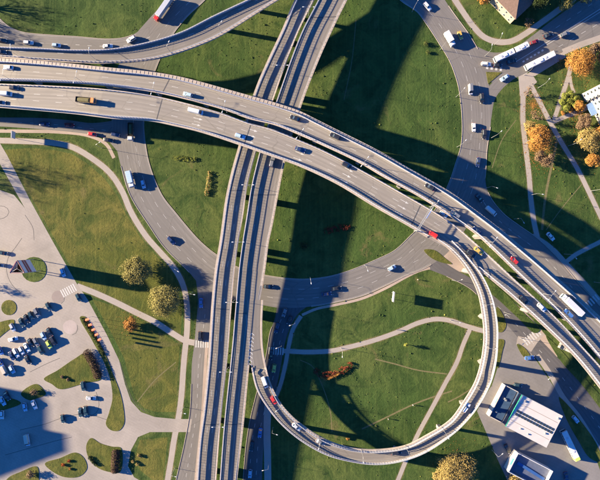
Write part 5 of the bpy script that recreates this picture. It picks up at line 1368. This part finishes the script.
hedge([(82, 318), (90, 330), (98, 343), (104, 355)], 4, .8, 'darkgreen', 'low planted strip along the narrow island with the flags', n=1200)
hedge([(210, 171), (209, 180), (208, 188), (206, 196)], 6, 1.2, 'gold', 'loose strip of yellow shrubs on the lawn left of the western viaduct', n=1500, loose=True)
hedge([(172, 158), (180, 158), (188, 160), (196, 159)], 6.5, 1.0, 'lime', 'row of olive bushes on the lawn above the yellow shrub strip', n=1100, loose=True)
hedge([(314, 370), (322, 375), (332, 374), (343, 370), (352, 363)], 8.5, 1.3, 'rust', 'crescent of rust-red shrubs inside the loop', n=3200, loose=True)
hedge([(320, 376), (327, 379), (334, 376), (340, 373)], 3.2, 1.3, 'orange', 'orange shrubs along the lower side of the rust-red crescent', n=500)
hedge([(324, 232), (334, 229), (346, 227), (350, 229)], 8, 1.0, 'rust', 'low reddish brown shrub patch in the shaded central lawn', n=2000, loose=True)
for i, (x, y, r_, c_, w_) in enumerate([(34, 392, 4.5, 'brown', 'round brown bush on the small island in the square'), (30, 475, 5.5, 'brown', 'round dark bush on the island at the bottom left'), (63, 465, 2.2, 'red', 'small red bush, left one on the island at the bottom of the square'), (69, 461, 2.0, 'red', 'small red bush, right one on the island at the bottom of the square'), (70, 469, 1.8, 'orange', 'small orange bush, lowest on the island at the bottom of the square'),
     (138.5, 455.5, 2.2, 'gold', 'yellow bush at the top of the group on the lower left lawn'), (132.5, 461.5, 1.9, 'gold', 'yellow bush at the left of the group on the lower left lawn'), (137, 464.5, 1.8, 'gold', 'yellow bush at the bottom of the group on the lower left lawn'), (141, 457, 1.3, 'gold', 'smallest yellow bush at the right of the group on the lower left lawn'),
     (62, 377, 2.2, 'brown', 'left of two faded brown bushes on the island below the brown hedge'), (68, 380, 2.0, 'brown', 'right of two faded brown bushes on the island below the brown hedge'),
     (348, 439, 2.0, 'orange', 'little orange bush just above the loop ramp at the bottom'), (406, 345, 2.6, 'lime', 'single young tree with a long shadow below the footpath inside the loop'), (304, 246, 5, 'darkgreen', 'dark green bush in the shade at the upper kerb of the ring road'),
     (426, 43, 3.2, 'green', 'larger green bush near the top on the lawn inside the ring'), (428, 52, 2.6, 'green', 'smaller green bush below it on the lawn inside the ring')]):
    tree(x, y, r_, 3.6 if i == 12 else max(1.0, r_ * .62), c_, w_, 'bush', None, 'bush', base=1.4 if i == 12 else .08, n=int(120 * r_ + 150))
# countless weeds and tufts
def tufts(name, n, mats, label, region, smin, smax, seed, tall=1.0):
    rnd = random.Random(seed); mb = MB(); k = 0; tries = 0
    dens = Vector((rnd.random() * 9, rnd.random() * 9, 0))
    from mathutils import noise as mn
    while k < n and tries < n * 14:
        tries += 1; px = rnd.uniform(region[0], region[2]); py = rnd.uniform(region[1], region[3]); p = W(px, py)
        v = mn.noise(Vector((p.x * .035, p.y * .035, seed))) * .7 + mn.noise(Vector((p.x * .16, p.y * .16, seed + 3.0)))
        if v < rnd.uniform(-.1, .55) or not on_grass(p): continue
        if px < 190 and py > 138 and not (rnd.random() < .15): continue
        r_ = rnd.uniform(smin, smax) * (1 + (rnd.random() > .96) * .9); hh = r_ * rnd.uniform(.5, 1.0) * tall; a0 = rnd.uniform(0, 6.28); sd_ = 5
        base = [p + Vector((math.cos(a0 + i * 6.283 / sd_) * r_ * rnd.uniform(.6, 1.2), math.sin(a0 + i * 6.283 / sd_) * r_ * rnd.uniform(.6, 1.2), -.01)) for i in range(sd_)]
        mid = [q.lerp(p, .35) + Vector((0, 0, hh * rnd.uniform(.6, 1.0))) for q in base]; mi = rnd.randrange(len(mats))
        mb.loft([base, mid], cap0=False, mi=mi); k += 1
    o = link(name, mb.build(name, mats, recalc=True)); tag(o, label, kind='stuff')
tufts('weeds', 2200, [LM['green'], M_GRASS, M_GRASS, M_GRASS2, LM['darkgreen']], 'scattered weeds and coarse tufts in the lawns', (0, 0, 600, 480), .10, .34, 5)
tufts('wild_flowers', 130, [LM['lime'], LM['green'], M_GRASS2], 'pale yellow-green plants dotted over the lawns', (140, 0, 600, 480), .18, .5, 9)
def fallen(px, py, r_, n, mat, seed):
    rnd = random.Random(seed); vs_ = []; fs = []
    for i in range(n):
        a_ = rnd.uniform(0, 6.28); q = abs(rnd.gauss(0, .6)) * r_; p = W(px + math.cos(a_) * q, py + math.sin(a_) * q, 0); p.z = .05 + rnd.random() * .05; l = rnd.uniform(.06, .2); t = rnd.uniform(0, 6.28); b = len(vs_)
        vs_ += [p + Vector((math.cos(t + j * 1.57) * l, math.sin(t + j * 1.57) * l, rnd.uniform(-.02, .03))) for j in range(4)]; fs.append((b, b + 1, b + 2, b + 3))
    return vs_, fs
V_ = []; F_ = []
for k, (x, y, r_, n) in enumerate([(541, 150, 22, 1500), (583, 70, 18, 800), (590, 145, 22, 900), (533, 105, 14, 700), (578, 112, 14, 600), (131, 325, 12, 300), (456, 465, 24, 500), (560, 60, 10, 200)]):
    a_, b_ = fallen(x, y, r_, n, None, k); o_ = len(V_); V_ += a_; F_ += [tuple(i + o_ for i in f) for f in b_]
tag(link('fallen_leaves', mesh('fallen_leaves', V_, F_, LM['orange'])), 'orange leaves fallen on the grass and paths round the autumn trees', kind='stuff')

# ------------------------------------------------------------------ people
def person(px, py, ang, top, bottom, label):
    p = W(px, py); root = empty('person', (p.x, p.y, .01), R(ang)); tag(root, label, 'person', 'people walking on the lawns and paths')
    J = {'pel': (0, 0, .95), 'ch': (.02, 0, 1.32), 'nk': (.03, 0, 1.50), 'hd': (.05, 0, 1.60), 'tp': (.05, 0, 1.74),
         'lk': (.14, .10, .52), 'la': (.10, .10, .09), 'lt': (.26, .10, .04), 'rk': (.02, -.10, .50), 'ra': (-.28, -.10, .14), 'rt': (-.16, -.11, .03),
         'ls': (.02, .20, 1.42), 'le': (-.10, .26, 1.16), 'lw': (.06, .27, .94), 'lf': (.10, .27, .84), 'rs': (.02, -.20, 1.42), 're': (-.02, -.27, 1.15), 'rw': (.18, -.25, .98), 'rf': (.24, -.25, .90),
         'lh': (.0, .10, .90), 'rh': (.0, -.10, .90)}
    K = list(J); E = [('pel', 'ch'), ('ch', 'nk'), ('nk', 'hd'), ('hd', 'tp'), ('pel', 'lh'), ('lh', 'lk'), ('lk', 'la'), ('la', 'lt'), ('pel', 'rh'), ('rh', 'rk'), ('rk', 'ra'), ('ra', 'rt'), ('ch', 'ls'), ('ls', 'le'), ('le', 'lw'), ('lw', 'lf'), ('ch', 'rs'), ('rs', 're'), ('re', 'rw'), ('rw', 'rf')]
    rad = dict(pel=.14, ch=.15, nk=.055, hd=.085, tp=.07, lk=.065, la=.045, lt=.04, rk=.065, ra=.045, rt=.04, ls=.07, le=.05, lw=.035, lf=.035, rs=.07, re=.05, rw=.035, rf=.035, lh=.09, rh=.09)
    me = bpy.data.meshes.new('body'); me.from_pydata([J[k] for k in K], [(K.index(a_), K.index(b_)) for a_, b_ in E], []); me.materials.append(plain('skin', (.45, .28, .20), .6))
    o = part('body', me, root); sk = o.modifiers.new('skin', 'SKIN'); sv = me.skin_vertices[0].data
    for i, k in enumerate(K): sv[i].radius = (rad[k], rad[k])
    sv[0].use_root = True; ss = o.modifiers.new('sub', 'SUBSURF'); ss.levels = 1; ss.render_levels = 1
    def cloth(nm, keys, extra, mat):
        ks = [k for k in K if k in keys]; es = [(ks.index(a_), ks.index(b_)) for a_, b_ in E if a_ in keys and b_ in keys]
        m2 = bpy.data.meshes.new(nm); m2.from_pydata([J[k] for k in ks], es, []); m2.materials.append(mat); c = part(nm, m2, root); c.modifiers.new('skin', 'SKIN')
        for i, k in enumerate(ks): m2.skin_vertices[0].data[i].radius = (rad[k] + extra, rad[k] + extra)
        m2.skin_vertices[0].data[0].use_root = True; q = c.modifiers.new('sub', 'SUBSURF'); q.levels = 1; q.render_levels = 1
    cloth('jacket', ('pel', 'ch', 'ls', 'le', 'lw', 'rs', 're', 'rw'), .025, plain('cloth_' + top, PAINTS[top], .9)); cloth('trousers', ('pel', 'lh', 'lk', 'la', 'rh', 'rk', 'ra'), .018, plain('cloth_' + bottom, PAINTS[bottom], .9))
    m = MB(); m.loft([[Vector((.04 + .1 * math.cos(a_) * q, .095 * math.sin(a_) * q, z)) for a_ in [k * math.pi / 4 for k in range(8)]] for z, q in ((1.66, 1.0), (1.74, .95), (1.80, .5))]); part('hair', m.build('hair', plain('hair', (.05, .03, .02), .8)), root)
person(397, 329.5, 20, 'navy', 'black', 'person in dark clothes walking on the curving footpath inside the loop')
person(412.5, 404.5, 20, 'white', 'grey', 'person in a pale top on the dirt track near the straight footpath')
person(388, 418.5, 200, 'white', 'brown', 'person in a pale jacket further down the dirt track above the loop ramp')
person(417.5, 279.5, 90, 'white', 'beige', 'person in white standing on the lawn near the billboard shadow')
person(532, 84, 60, 'grey', 'black', 'person in grey at the paved forecourt by the crossroads of footpaths')
